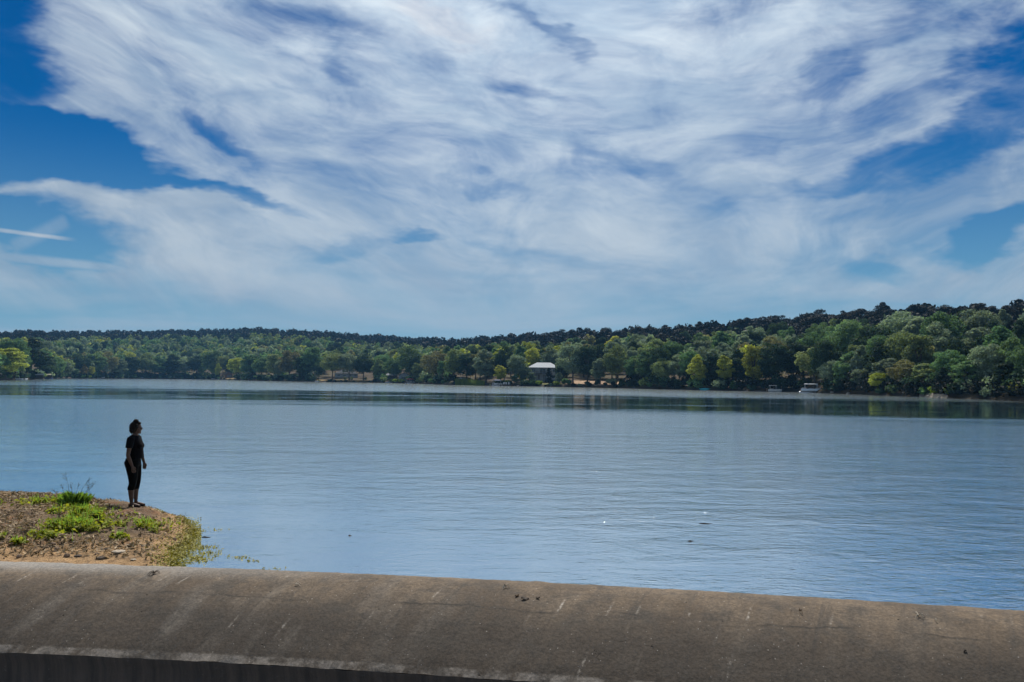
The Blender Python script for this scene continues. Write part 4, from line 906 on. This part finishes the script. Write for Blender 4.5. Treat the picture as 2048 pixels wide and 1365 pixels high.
for k, px_ in enumerate((1007, 1012, 1018)):
    e = at('dock_chair', px_, -2.2, ['white dock chair nearest the white pontoon boat', 'middle white chair on the short dark dock', 'white dock chair nearest the white-roofed house'][k], 'chair', 0.45, rad(-25 + 20 * k), 'white chairs on the dock')
    B1(-0.32, 0.32, -0.3, 0.3, 0.36, 0.42).build('seat', WHITE, e); MB().poly([(-0.32, 0.27, 0.42), (0.32, 0.27, 0.42), (0.32, 0.5, 1.15), (-0.32, 0.5, 1.15), (-0.32, 0.33, 0.42), (0.32, 0.33, 0.42), (0.32, 0.56, 1.15), (-0.32, 0.56, 1.15)], [(0, 1, 2, 3), (4, 7, 6, 5), (0, 4, 5, 1), (1, 5, 6, 2), (2, 6, 7, 3), (3, 7, 4, 0)]).build('backrest', WHITE, e)
    for x in (-0.28, 0.28):
        for y in (-0.26, 0.26): B1(x - 0.03, x + 0.03, y - 0.03, y + 0.03, 0.0, 0.36).build('leg', WHITE, e)
        B1(x - 0.06, x + 0.06, -0.3, 0.3, 0.6, 0.64).build('armrest', WHITE, e)
e = at('kayak', 1410, -0.3, 'teal kayak pulled up under the trees at the waterline', 'kayak', 0.12, rad(6))
MB().tube([(-1.9, 0, 0.42), (-1.5, 0, 0.3), (-0.7, 0, 0.24), (0.7, 0, 0.24), (1.5, 0, 0.3), (1.9, 0, 0.42)], [(0.05, 0.04), (0.2, 0.16), (0.3, 0.36), (0.3, 0.36), (0.2, 0.16), (0.05, 0.04)], 10).build('hull', TEAL, e, smooth=True)
MB().tube([(-0.35, 0, 0.55), (0, 0, 0.57), (0.35, 0, 0.55)], [(0.03, 0.2), (0.04, 0.25), (0.03, 0.2)], 8).build('cockpit_rim', DARKWOOD, e)
dock('dock', 1522, -1.6, 4.0, 1.8, 'low dark dock left of the white motorboat')
runabout(1550, -2.2, 4.0, 'white motorboat with small hardtop beside the low dark dock', turn=rad(12))
pontoon(1621, -3.0, 6.2, 'pontoon boat with pale canopy and tall light pole below dark trees', WHITE, turn=rad(185), mast=True, side=ALU)
# stones along the far shore
rr = random.Random(9)
for px_, tx in [(1697, 'pale stone at the waterline right of the canopied pontoon boat'), (1664, 'low flat stone at the waterline just behind the canopied pontoon boat'), (1846, 'pale stone at the near end of the gravel spit, left of its bright bush'), (1858, 'pale stone touching the bright bush on the gravel spit'),
                (1880, 'pale stone between the two bright bushes of the gravel spit'), (1036, 'weathered stone at the waterline left of the dark hedge bush'), (650, 'grey stone at the waterline below the tan lawn'), (838, 'weathered stone at the left end of the long dark dock')]:
    x, y, z, rz, mpp = shore_pt(px_, rr.uniform(-0.4, 0.5)); e_ = MB().ball((0, 0, 0.1), (rr.uniform(.5, .9), rr.uniform(.3, .5), rr.uniform(.2, .35)), 8, 6)
    e_.v = [(a * rr.uniform(.85, 1.15), b * rr.uniform(.85, 1.15), c * rr.uniform(.8, 1.2)) for a, b, c in e_.v]
    tag(e_.build('shore_stone', STONE, None, (x, y, max(z, -0.1))), tx, 'stone', 'stones at the far waterline')

# ------------------------------------------------------------------ plants and litter on the bank
gxf = np.arange(-13, -3.9, 0.045); ZF = bank_z(*np.meshgrid(gxf, gy, indexing='ij'))
def bz_fast(x, y):
    u = np.clip((x + 13) / 0.045, 0, len(gxf) - 1.01); v = np.clip((y - 11.0) / 0.045, 0, len(gy) - 1.01); i = u.astype(int); j = v.astype(int); u = u - i; v = v - j
    return (ZF[i, j] * (1 - u) + ZF[i + 1, j] * u) * (1 - v) + (ZF[i, j + 1] * (1 - u) + ZF[i + 1, j + 1] * u) * v
def on_bank_many(pts):
    pts = np.asarray(pts, float); R3 = np.array(right), np.array(up), np.array(fwd)
    d = ((pts[:, 0] - 1024) / F)[:, None] * R3[0] + ((682.5 - pts[:, 1]) / F)[:, None] * R3[1] + R3[2]
    d /= np.linalg.norm(d, axis=1, keepdims=True); out = np.array(CAM) + d * 16; todo = np.ones(len(pts), bool); t = 10.5
    while t < 24 and todo.any():
        p_ = np.array(CAM) + d[todo] * t; hit = p_[:, 2] <= bz_fast(p_[:, 0], p_[:, 1]); ii = np.where(todo)[0][hit]
        out[ii] = p_[hit]; todo[ii] = False; t += 0.02
    return out
def on_bank(px, py): return Vector(on_bank_many([(px, py)])[0])
rg = np.random.default_rng(31)
GREEN = foliage('weed_leaf', (0.22, 0.25, 0.025), 0.5, 0.5, 0.25); STRAW = foliage('straw', (0.27, 0.195, 0.115), 0.15, 0.6, 0.2, 0.02)
ALGAE = foliage('algae', (0.17, 0.14, 0.02), 0.25, 0.6, 0.3); TUFT = foliage('tuft_blade', (0.20, 0.33, 0.05), 0.5, 0.5, 0.3)
def join_cards(name, C, N, size, mt, label, cat, asp=1.6):
    v = cards(C, N, size, rg, asp); o = link(name, mesh_np(name, v, np.arange(len(v)).reshape(-1, 4)), None, mt); return tag(o, label, cat, kind='stuff')
# green ground cover in patches: (pixel x, y, half width, half height, leaves)
pts = []
for px_, py_, rx, ry, k in [(76, 1007, 46, 5, 500), (150, 1013, 32, 6, 500), (165, 1026, 40, 9, 1000), (108, 1027, 16, 4, 200), (158, 1053, 58, 11, 2600), (190, 1037, 26, 8, 700), (284, 1052, 50, 6, 650), (315, 1062, 22, 5, 160), (239, 1079, 20, 3.5, 220),
                            (34, 1090, 16, 5, 130), (90, 1076, 36, 7, 260), (225, 1030, 30, 6, 160), (262, 1034, 14, 4, 60), (8, 1078, 12, 4, 80), (-40, 1010, 60, 6, 300), (120, 1060, 30, 8, 350)]:
    for _ in range(k):
        a, r_ = rg.uniform(0, 6.28), abs(rg.normal(0, 0.62))
        pts.append((px_ + rx * r_ * math.cos(a), py_ + ry * r_ * math.sin(a)))
G = on_bank_many(pts); G = G[(vnoise(G[:, 0], G[:, 1], 5.0, 12) + 0.5 * vnoise(G[:, 0], G[:, 1], 13.0, 13) + rg.uniform(-.2, .2, len(G))) > 0.70]; Gn = np.array([0, 0, 1.0]) + rg.normal(0, 0.55, G.shape); Gn /= np.linalg.norm(Gn, axis=1, keepdims=True)
G[:, 2] = bank_z(G[:, 0], G[:, 1]) + rg.uniform(0.01, 0.085, len(G))
join_cards('ground_cover', G, Gn, 0.046, GREEN, 'bright green low weeds spreading over the brown bank', 'weeds')
# upright blades among the weeds
sel = G[rg.choice(len(G), 900)]; vs = []
for b in sel:
    h = rg.uniform(0.06, 0.16); b = b.copy(); b[2] -= 0.03; l = np.array([rg.normal(0, .3), rg.normal(0, .3), 1]) * h; s_ = np.array([0.006, 0, 0])
    vs.append(np.stack([b - s_, b + s_, b + l * 0.6 + s_ * 0.8, b + l]))
vv = np.concatenate(vs); tag(link('grass', mesh_np('grass', vv, np.arange(len(vv)).reshape(-1, 4)), None, TUFT), 'short grass blades among the weeds on the bank', 'grass', kind='stuff')
# dry litter
n_ = 30000; lx, ly = rg.uniform(-12.5, -4.6, n_), rg.uniform(11.6, 18.3, n_); dd = inside_dist(lx, ly); ok = (dd > 0.12) & (ly > wall_y(lx) + 0.5) & (vnoise(lx, ly, 1.4, 8) + rg.uniform(-.25, .25, n_) > 0.42) & (bank_z(lx, ly) + rg.uniform(-.12, .05, n_) > 0.14)
lx, ly = lx[ok], ly[ok]; C = np.stack([lx, ly, bank_z(lx, ly) + rg.uniform(0.004, 0.035, len(lx))], -1); N = np.array([0, 0, 1.0]) + rg.normal(0, 0.6, C.shape); N /= np.linalg.norm(N, axis=1, keepdims=True)
join_cards('dry_litter', C, N, 0.022, STRAW, 'matted dry grass and straw covering the bank', 'litter', 4.5)
# clods and pebbles
n_ = 300; lx, ly = rg.uniform(-12, -4.7, n_), rg.uniform(11.5, 18, n_); ok = (inside_dist(lx, ly) > 0.05) & (ly > wall_y(lx) + 0.42); lx, ly = lx[ok], ly[ok]
mb = MB(); rr = random.Random(4)
for x, y, z0_ in zip(lx, ly, bank_z(lx, ly)):
    r_ = rr.choice((0.012, 0.016, 0.022, 0.03, 0.045)) ; b0 = len(mb.v); mb.ball((x, y, float(z0_) + r_ * 0.3), (r_ * rr.uniform(.8, 1.4), r_ * rr.uniform(.8, 1.3), r_ * rr.uniform(.5, .9)), 6, 4)
tag(mb.build('gravel', plain('clod', (0.17, 0.12, 0.085), 0.95, 0.6, 9.0, spec=0.1)), 'loose clods and pebbles scattered on the bank', 'gravel', kind='stuff')
# algae mats at the tip and adrift
C = []
Q = np.stack([rg.uniform(290, 402, 26000), rg.uniform(1020, 1136, 26000)], -1); Q = on_bank_many(Q); dq = inside_dist(Q[:, 0], Q[:, 1])
okq = (dq > -0.6) & (dq < 0.55) & (Q[:, 0] > -8.2) & (rg.random(len(dq)) < np.exp(-np.abs(dq - 0.02) / 0.12)); Q = Q[okq][:4200]
C = [(a_, b_, z_ + rg.uniform(0, 0.03)) for a_, b_, z_ in zip(Q[:, 0], Q[:, 1], np.maximum(bank_z(Q[:, 0], Q[:, 1]), 0.002))]
for px_, py_, rx, ry, k in [(402, 1095, 26, 5, 160), (422, 1107, 22, 5, 90), (400, 1118, 22, 8, 180), (478, 1115, 18, 3, 45), (506, 1122, 12, 2, 25), (395, 1060, 16, 6, 90), (440, 1060, 22, 3, 14), (545, 1138, 26, 3, 16)]:
    for _ in range(k):
        g_ = ground(rg.normal(px_, rx * 0.55), rg.normal(py_, ry * 0.5), 0.004)
        if g_.y > float(wall_y(g_.x)) + 0.4: C.append((g_.x, g_.y, 0.004 + rg.uniform(0, 0.008)))
C = np.array(C); N = np.array([0, 0, 1.0]) + rg.normal(0, 0.45, C.shape); N /= np.linalg.norm(N, axis=1, keepdims=True)
join_cards('algae', C, N, 0.024, ALGAE, 'yellow-green algae clinging to the point and drifting by the dam', 'algae')
# tall tuft by the water's edge
tp = on_bank(147, 1011); tuft = empty('grass_tuft', tp, 0, 'tall bright green grass tuft with thin seed stalks on the bank crest', 'grass tuft'); tuft.scale = (0.72, 0.72, 0.85)
vs = []
for _ in range(520):
    a = rg.uniform(0, 6.28); r_ = rg.uniform(0, 0.26); h = rg.uniform(0.14, 0.36) * (1.15 - r_); b = np.array([math.cos(a) * r_ * 1.25, math.sin(a) * r_ * 0.7, -0.03]); out = np.array([math.cos(a), math.sin(a) * 0.7, 0]) * h * rg.uniform(0.2, 0.8)
    s_ = np.array([-math.sin(a), math.cos(a), 0]) * 0.008 + np.array([0.004, 0, 0]); m_ = b + np.array([0, 0, h * 0.7]) + out * 0.35; e_ = b + np.array([0, 0, h * rg.uniform(.8, 1.0)]) + out
    vs.append(np.stack([b - s_, b + s_, m_ + s_ * 0.8, e_])) ; vs.append(np.stack([b - s_, m_ + s_ * 0.8, e_, m_ - s_ * 0.8]))
vv = np.concatenate(vs); link('blades', mesh_np('blades', vv, np.arange(len(vv)).reshape(-1, 4)), tuft, TUFT)['kind'] = 'stuff'
SEED = plain('seed_stalk', (0.07, 0.06, 0.035), 0.9, 0.3)
for (a0, lean, h) in [(-0.12, -0.10, 0.72), (-0.18, -0.2, 0.45), (0.02, -0.15, 0.46), (0.1, 0.32, 0.62), (0.16, 0.4, 0.5), (0.2, 0.28, 0.42), (0.3, 0.08, 0.5), (-0.3, -0.25, 0.35), (0.05, 0.05, 0.5)]:
    mb = MB(); e_ = Vector((a0 + lean, rg.uniform(-.08, .08), h)); mdl = Vector((a0 + lean * 0.35, 0, h * 0.6)); mb.tube([(a0, 0, 0), mdl, e_], [0.005, 0.004, 0.002], 5)
    for k in range(7):
        p_ = mdl.lerp(e_, 0.45 + 0.09 * k); q_ = p_ + Vector((rg.normal(0, .05), rg.normal(0, .03), rg.uniform(0.0, .06))); mb.tube([p_, q_], [0.003, 0.005], 4)
    mb.build('seed_stalk', SEED, tuft)
for k, (px_, py_, h, tx) in enumerate([(180, 1006, 0.3, 'thin dry weed stalk just right of the tall grass tuft'), (193, 1012, 0.22, 'bent dry weed stalk between the grass tuft and the person'), (96, 1000, 0.18, 'short dry weed stalk on the bank crest left of the grass tuft'), (367, 1040, 0.2, 'thin weed stalk on the point by the algae')]):
    p_ = on_bank(px_, py_ + 4); mb = MB(); mb.tube([(0, 0, -0.02), (0.02, 0, h * 0.6), (0.05 * (1 if k % 2 else -1), 0, h)], [0.006, 0.004, 0.002], 5); mb.tube([(0.02, 0, h * 0.5), (0.1, 0.02, h * 0.75)], [0.003, 0.002], 4); mb.tube([(0.02, 0, h * 0.6), (-0.07, 0.02, h * 0.85)], [0.003, 0.002], 4)
    tag(mb.build('weed_stalk', SEED, None, p_), tx, 'weed')
# single stones on the bank
def rock(px, py, r, label, mt):
    p_ = on_bank(px, py); rr = random.Random(int(px * 7 + py)); mb = MB().ball((0, 0, r * 0.25), (r * 1.3, r, r * 0.6), 10, 7)
    mb.v = [(a * rr.uniform(.88, 1.12), b * rr.uniform(.88, 1.12), c * 0.6 * rr.uniform(.85, 1.1)) for a, b, c in mb.v]; tag(mb.build('stone', mt, None, p_), label, 'stone')
PALE = plain('pale_stone', (0.40, 0.33, 0.25), 0.9, 0.25, 6.0, bump=0.4); DSTONE = plain('dark_clod', (0.06, 0.045, 0.034), 0.95, 0.4, 8.0, bump=0.6)
rock(237, 1105, 0.08, 'flat pale stone half buried in sandy earth near the dam', PALE); rock(277, 1028, 0.035, 'small whitish stone on the bank in front of the person', PALE)
rock(156, 1113, 0.05, 'dark clod of earth on sandy bank, left of its pair by the dam', DSTONE); rock(203, 1117, 0.06, 'dark clod of earth on sandy bank, right of its pair by the dam', DSTONE); rock(214, 1098, 0.04, 'small dark clod above the pair of clods on sandy bank', DSTONE); rock(262, 1092, 0.05, 'dark lump of soil beside the flat pale stone', DSTONE)
rock(267, 1120, 0.035, 'small pale pebble in orange sand close to the dam', PALE)

# ------------------------------------------------------------------ litter on the dam crest
def on_wall(px, py):
    d = ray(px, py).normalized(); t = 7.0; pr = np.array(prof[2:])[::-1]
    while t < 16:
        p_ = CAM + d * t; nrm_ = math.hypot(1, wall_dy(p_.x)); off = (p_.y - float(wall_y(p_.x))) / nrm_
        if -1.7 < off < 0.36 and p_.z <= np.interp(off, pr[:, 0], pr[:, 1]): return p_
        t += 0.005
    return CAM + d * 10.5
LEAFB = plain('dry_leaf', (0.16, 0.10, 0.055), 0.9, 0.4, 12); TWIG = plain('twig', (0.10, 0.07, 0.045), 0.9, 0.4, 12); PALET = plain('bleached_stalk', (0.42, 0.36, 0.28), 0.9, 0.2, 12)
def twig(px, py, L, label, mt, branch=5, seed=0):
    p_ = on_wall(px, py); rr = random.Random(seed); mb = MB()
    for k in range(branch):
        a = rr.uniform(0, 6.28); l = L * rr.uniform(0.4, 1.0); s = math.sin(a) * l
        mb.tube([(0, 0, 0.02), (math.cos(a) * l * 0.5, s * 0.5, 0.03 - s * 0.06 + rr.uniform(0, .03)), (math.cos(a) * l, s, 0.008 + s * 0.22)], [0.007, 0.005, 0.003], 5)
    tag(mb.build('twig', mt, None, p_), label, 'twig')
twig(308, 1149, 0.09, 'small dark dry twig cluster on the dam crest below the bank', TWIG, 8, 1); twig(590, 1172, 0.09, 'bleached stalk lying across the crest among pale drip stains', PALET, 2, 2)
twig(1837, 1234, 0.10, 'pale curled root on the crest near the far end of the dam', PALET, 5, 3); twig(1872, 1245, 0.07, 'thin pale stalk just right of the curled root', PALET, 2, 4); twig(1012, 1176, 0.07, 'small pale twig tuft on the crest left of the dark leaf', PALET, 5, 5)
twig(1600, 1226, 0.06, 'tiny dry stalk on the crest left of the curled root', LEAFB, 2, 6)
def leaf(px, py, L, label, mt, rz, seed=0):
    p_ = on_wall(px, py); rr = random.Random(seed); V_ = []; st = 7
    for i in range(st):
        t = i / (st - 1); w_ = L * 0.30 * math.sin(math.pi * (0.06 + 0.9 * t)); x = L * (t - 0.5); z = 0.006 + 0.008 * math.sin(t * 5 + seed)
        V_ += [(x, -w_, z + 0.010), (x, 0, z), (x, w_, z + 0.012)]
    fs = [(i * 3 + k, (i + 1) * 3 + k, (i + 1) * 3 + k + 1, i * 3 + k + 1) for i in range(st - 1) for k in (0, 1)]
    o = MB().poly(V_, fs).build('dry_leaf', mt, None, p_); o.rotation_euler = (0.12, 0, rz); o.modifiers.new('thickness', 'SOLIDIFY').thickness = 0.003
    tag(o, label, 'leaf')
DLEAF = plain('wet_leaf', (0.04, 0.028, 0.018), 0.7, 0.4, 12)
leaf(1050, 1199, 0.10, 'dark curled wet leaf on the middle of the dam crest', DLEAF, 0.1, 1); leaf(1034, 1193, 0.06, 'smaller brown leaf touching the dark wet leaf', LEAFB, 0.5, 2); leaf(1076, 1198, 0.05, 'thin dark leaf scrap right of the dark wet leaf', DLEAF, -0.1, 3)
leaf(1930, 1305, 0.04, 'small dark leaf low on the dam face below the curled root', DLEAF, 0.4, 4)

# driftwood on the water
DRIFT = plain('driftwood', (0.05, 0.035, 0.02), 0.6, 0.3, 5)
for px_, py_, L, tx in [(1412, 1048, 0.15, 'long thin floating stick on the open water'), (1382, 1083, 0.06, 'short floating stick nearer the dam than the long one'), (700, 1072, 0.03, 'tiny dark scrap floating off the point'), (412, 1075, 0.08, 'dark scrap of bark floating beside the algae point')]:
    g_ = ground(px_, py_, 0.0); tag(MB().tube([(-L, 0, 0.004), (-L * 0.3, 0.01, 0.008), (L * 0.3, -0.01, 0.003), (L, 0.02, 0.0)], [0.004, 0.012, 0.009, 0.003], 6).build('floating_stick', DRIFT, None, g_), tx, 'stick')

# ------------------------------------------------------------------ the person on the bank
def remesh(mb, name, vox, smooth=4, mt=None, parent=None):
    me = mb.mesh(name); o = bpy.data.objects.new(name, me); COL.objects.link(o)
    md = o.modifiers.new('r', 'REMESH'); md.mode = 'VOXEL'; md.voxel_size = vox; md.use_smooth_shade = True
    sm = o.modifiers.new('s', 'SMOOTH'); sm.iterations = smooth; sm.factor = 0.5
    dg = bpy.context.evaluated_depsgraph_get(); ev = o.evaluated_get(dg); nm = bpy.data.meshes.new_from_object(ev); o.modifiers.clear(); o.data = nm; bpy.data.meshes.remove(me)
    nm.materials.clear(); nm.materials.append(mt); nm.polygons.foreach_set('use_smooth', [True] * len(nm.polygons)); o.parent = parent; return o
SKIN = plain('skin', (0.06, 0.032, 0.022), 0.7, 0.08, 20); TEE = plain('black_cotton', (0.003, 0.003, 0.004), 0.95, 0.25, 30, spec=0.06); PANT = plain('black_stretch', (0.003, 0.003, 0.003), 0.95, 0.2, 30, spec=0.06)
HAIR = plain('dark_hair', (0.008, 0.006, 0.005), 0.85, 0.4, 40, spec=0.15); SOLE = plain('sandal', (0.03, 0.024, 0.02), 0.7, 0.2, 20); LENS = plain('sunglass', (0.015, 0.012, 0.012), 0.1, 0.1, spec=0.6)
fp = on_bank(267, 1012.5)
per = empty('person', (fp.x, fp.y, float(bank_z(fp.x, fp.y)) + 0.0), rad(14), 'person in black tee and cropped leggings standing on the bank looking over the lake', 'person')
k_ = 170.0 / F * (fp - CAM).dot(fwd) / 1.705; per.scale = (k_ * 1.0, k_ * 1.0, k_)
b = MB()
# torso, neck and head (facing +x, left side +y): radii are (front-back, side)
b.tube([(-.03, 0, .80), (-.035, 0, .90), (-.01, 0, 1.02), (.0, 0, 1.13), (-.005, 0, 1.25), (-.02, 0, 1.34), (-.025, 0, 1.395), (-.01, 0, 1.43)], [(.115, .165), (.12, .172), (.10, .145), (.11, .15), (.115, .17), (.095, .17), (.065, .11), (.05, .055)], 16)
b.tube([(-.015, 0, 1.36), (.0, 0, 1.43), (.012, 0, 1.50)], [.06, .052, .055], 12)
b.ball((.005, 0, 1.565), (.098, .075, .112), 16, 12); b.ball((.05, 0, 1.50), (.052, .055, .058), 12, 8)
b.tube([(.088, 0, 1.575), (.112, 0, 1.535), (.098, 0, 1.522)], [.012, .017, .012], 8)     # nose
b.ball((.088, 0, 1.497), (.016, .024, .012), 8, 6); b.ball((.082, 0, 1.462), (.02, .024, .02), 8, 6)
for s in (-1, 1): b.ball((.0, s * .076, 1.555), (.022, .012, .032), 8, 6)
b.ball((.065, -.07, 1.20), (.06, .075, .065), 10, 8); b.ball((.065, .07, 1.20), (.06, .075, .065), 10, 8)
# legs
for s, x0 in ((-1, -.02), (1, .03)):
    b.tube([(-.03, s * .085, .88), (-.015 + x0 * .4, s * .09, .76), (x0 * .6, s * .088, .60), (x0 * .8 + .005, s * .082, .46), (x0 - .018, s * .08, .32), (x0 - .012, s * .078, .20), (x0 - .004, s * .075, .10), (x0, s * .075, .05)], [(.125, .095), (.105, .092), (.082, .078), (.062, .060), (.060, .056), (.047, .044), (.034, .032), (.037, .034)], 14)
    b.tube([(x0 - .055, s * .075, .035), (x0, s * .077, .05), (x0 + .07, s * .083, .035), (x0 + .13, s * .09, .024), (x0 + .16, s * .092, .018)], [(.02, .02), (.036, .034), (.04, .03), (.038, .02), (.02, .012)], 10)
# arms with hands
def arm(sh, el, wr, tip, palm):
    sh, el, wr, tip = map(Vector, (sh, el, wr, tip)); b.tube([sh + Vector((0, 0, .03)), sh.lerp(el, .3), sh.lerp(el, .7), el, el.lerp(wr, .25), el.lerp(wr, .7), wr], [.055, .050, .043, .038, .040, .032, .026], 12)
    ax = (tip - wr).normalized(); sd = Vector(palm).normalized(); sd = (sd - ax * sd.dot(ax)).normalized(); nr = ax.cross(sd)
    pc = wr + ax * .085
    b.tube([wr - ax * .01, wr + ax * .03, wr + ax * .07, wr + ax * .095], [.024, .028, .031, .028], 8); b.tube([pc - sd * .028 - ax * .03, pc + sd * .028 - ax * .03], [.017, .017], 8)
    for i, (o_, l) in enumerate(((-.030, .058), (-.010, .072), (.011, .078), (.031, .068))):
        st = pc + sd * o_ - ax * .012; b.tube([st, st + ax * l * .45 + nr * .006, st + ax * l * .8 + nr * .018, st + ax * l + nr * .030], [.0105, .010, .009, .0075], 8)
    t0 = wr + ax * .03 + sd * .022; b.tube([t0, t0 + ax * .03 + sd * .022 + nr * .008, t0 + ax * .062 + sd * .026 + nr * .014], [.014, .011, .008], 8)
arm((-.055, -.19, 1.335), (-.085, -.245, 1.03), (-.005, -.225, .825), (.045, -.205, .66), (1, .1, 0))
arm((.0, .19, 1.335), (.055, .22, 1.05), (.135, .18, .86), (.165, .155, .69), (1, -.2, 0))
remesh(b, 'body', .0065, 3, SKIN, per)
# clothes
c_ = MB()
c_.tube([(.012, 0, .955), (.01, 0, 1.0), (.005, 0, 1.12), (.0, 0, 1.25), (-.018, 0, 1.34), (-.022, 0, 1.395), (-.018, 0, 1.42)], [(.158, .20), (.152, .195), (.142, .185), (.138, .19), (.112, .19), (.082, .13), (.06, .07)], 18)
c_.ball((.085, -.075, 1.2), (.07, .09, .08), 12, 8); c_.ball((.085, .075, 1.2), (.07, .09, .08), 12, 8)
c_.tube([(-.04, -.12, 1.37), (-.055, -.19, 1.345), (-.065, -.215, 1.26), (-.072, -.232, 1.175)], [.062, .073, .070, .068], 12)
c_.tube([(-.01, .12, 1.37), (.0, .19, 1.345), (.025, .205, 1.26), (.035, .215, 1.175)], [.062, .073, .070, .068], 12)
remesh(c_, 'tee_shirt', .008, 3, TEE, per)
c_ = MB()
c_.tube([(-.02, 0, .99), (-.028, 0, .93), (-.04, 0, .86), (-.035, 0, .79)], [(.122, .165), (.14, .185), (.158, .192), (.14, .185)], 18)
for s, x0 in ((-1, -.02), (1, .03)):
    c_.tube([(-.035, s * .09, .87), (-.02 + x0 * .4, s * .093, .76), (x0 * .6, s * .09, .60), (x0 * .8 + .005, s * .084, .46), (x0 - .016, s * .081, .37), (x0 - .018, s * .08, .335)], [(.138, .104), (.119, .102), (.094, .088), (.073, .069), (.071, .067), (.073, .068)], 16)
remesh(c_, 'cropped_leggings', .008, 3, PANT, per)
c_ = MB()
c_.ball((-.022, 0, 1.578), (.108, .09, .118), 16, 12); c_.ball((-.06, 0, 1.52), (.07, .08, .075), 12, 8); c_.ball((-.005, 0, 1.695), (.056, .055, .045), 12, 8); c_.ball((.06, 0, 1.655), (.036, .05, .03), 10, 8)
for s in (-1, 1): c_.tube([(.03, s * .07, 1.63), (-.0, s * .084, 1.56), (-.04, s * .078, 1.49)], [.024, .022, .02], 8)
c_.tube([(-.085, .0, 1.50), (-.095, .01, 1.46), (-.085, .02, 1.425)], [.014, .010, .005], 6)
hr = remesh(c_, 'hair', .007, 2, HAIR, per)
MB().tube([(-.02, -.05, 1.665), (.03, -.03, 1.672), (.04, .03, 1.672), (-.02, .05, 1.665)], .012, 8).build('hair_band', TEE, hr)
g_ = MB()
for s in (-1, 1):
    g_.tube([(.108, s * .034, 1.548), (.114, s * .034, 1.548)], [(.026, .022), (.024, .02)], 12); g_.tube([(.105, s * .06, 1.56), (.05, s * .080, 1.563), (-.01, s * .084, 1.562)], .005, 6)
g_.tube([(.114, -.014, 1.556), (.118, 0, 1.56), (.114, .014, 1.556)], .005, 6); g_.build('sunglasses', LENS, per)
for s, x0 in ((-1, -.02), (1, .03)):
    MB().tube([(x0 - .06, s * .075, .006), (x0 + .03, s * .08, .006), (x0 + .12, s * .088, .006), (x0 + .17, s * .092, .006)], [(.006, .03), (.008, .036), (.008, .042), (.005, .02)], 10).build('sandal', SOLE, per)

# ------------------------------------------------------------------ air over the lake
HAZE_DENSITY = 0.00010
m = bpy.data.materials.new('haze_air'); m.use_nodes = True; m.node_tree.nodes.clear(); n = NT(m.node_tree)
vol = n.node('ShaderNodeVolumePrincipled', {'Color': (0.22, 0.55, 1.0, 1), 'Density': HAZE_DENSITY, 'Anisotropy': 0.2})
n.l.new(vol.outputs[0], n.node('ShaderNodeOutputMaterial').inputs['Volume'])
tag(B1(-1900, 1900, -1900, 1900, -35, 92).build('haze', m), kind='stuff')
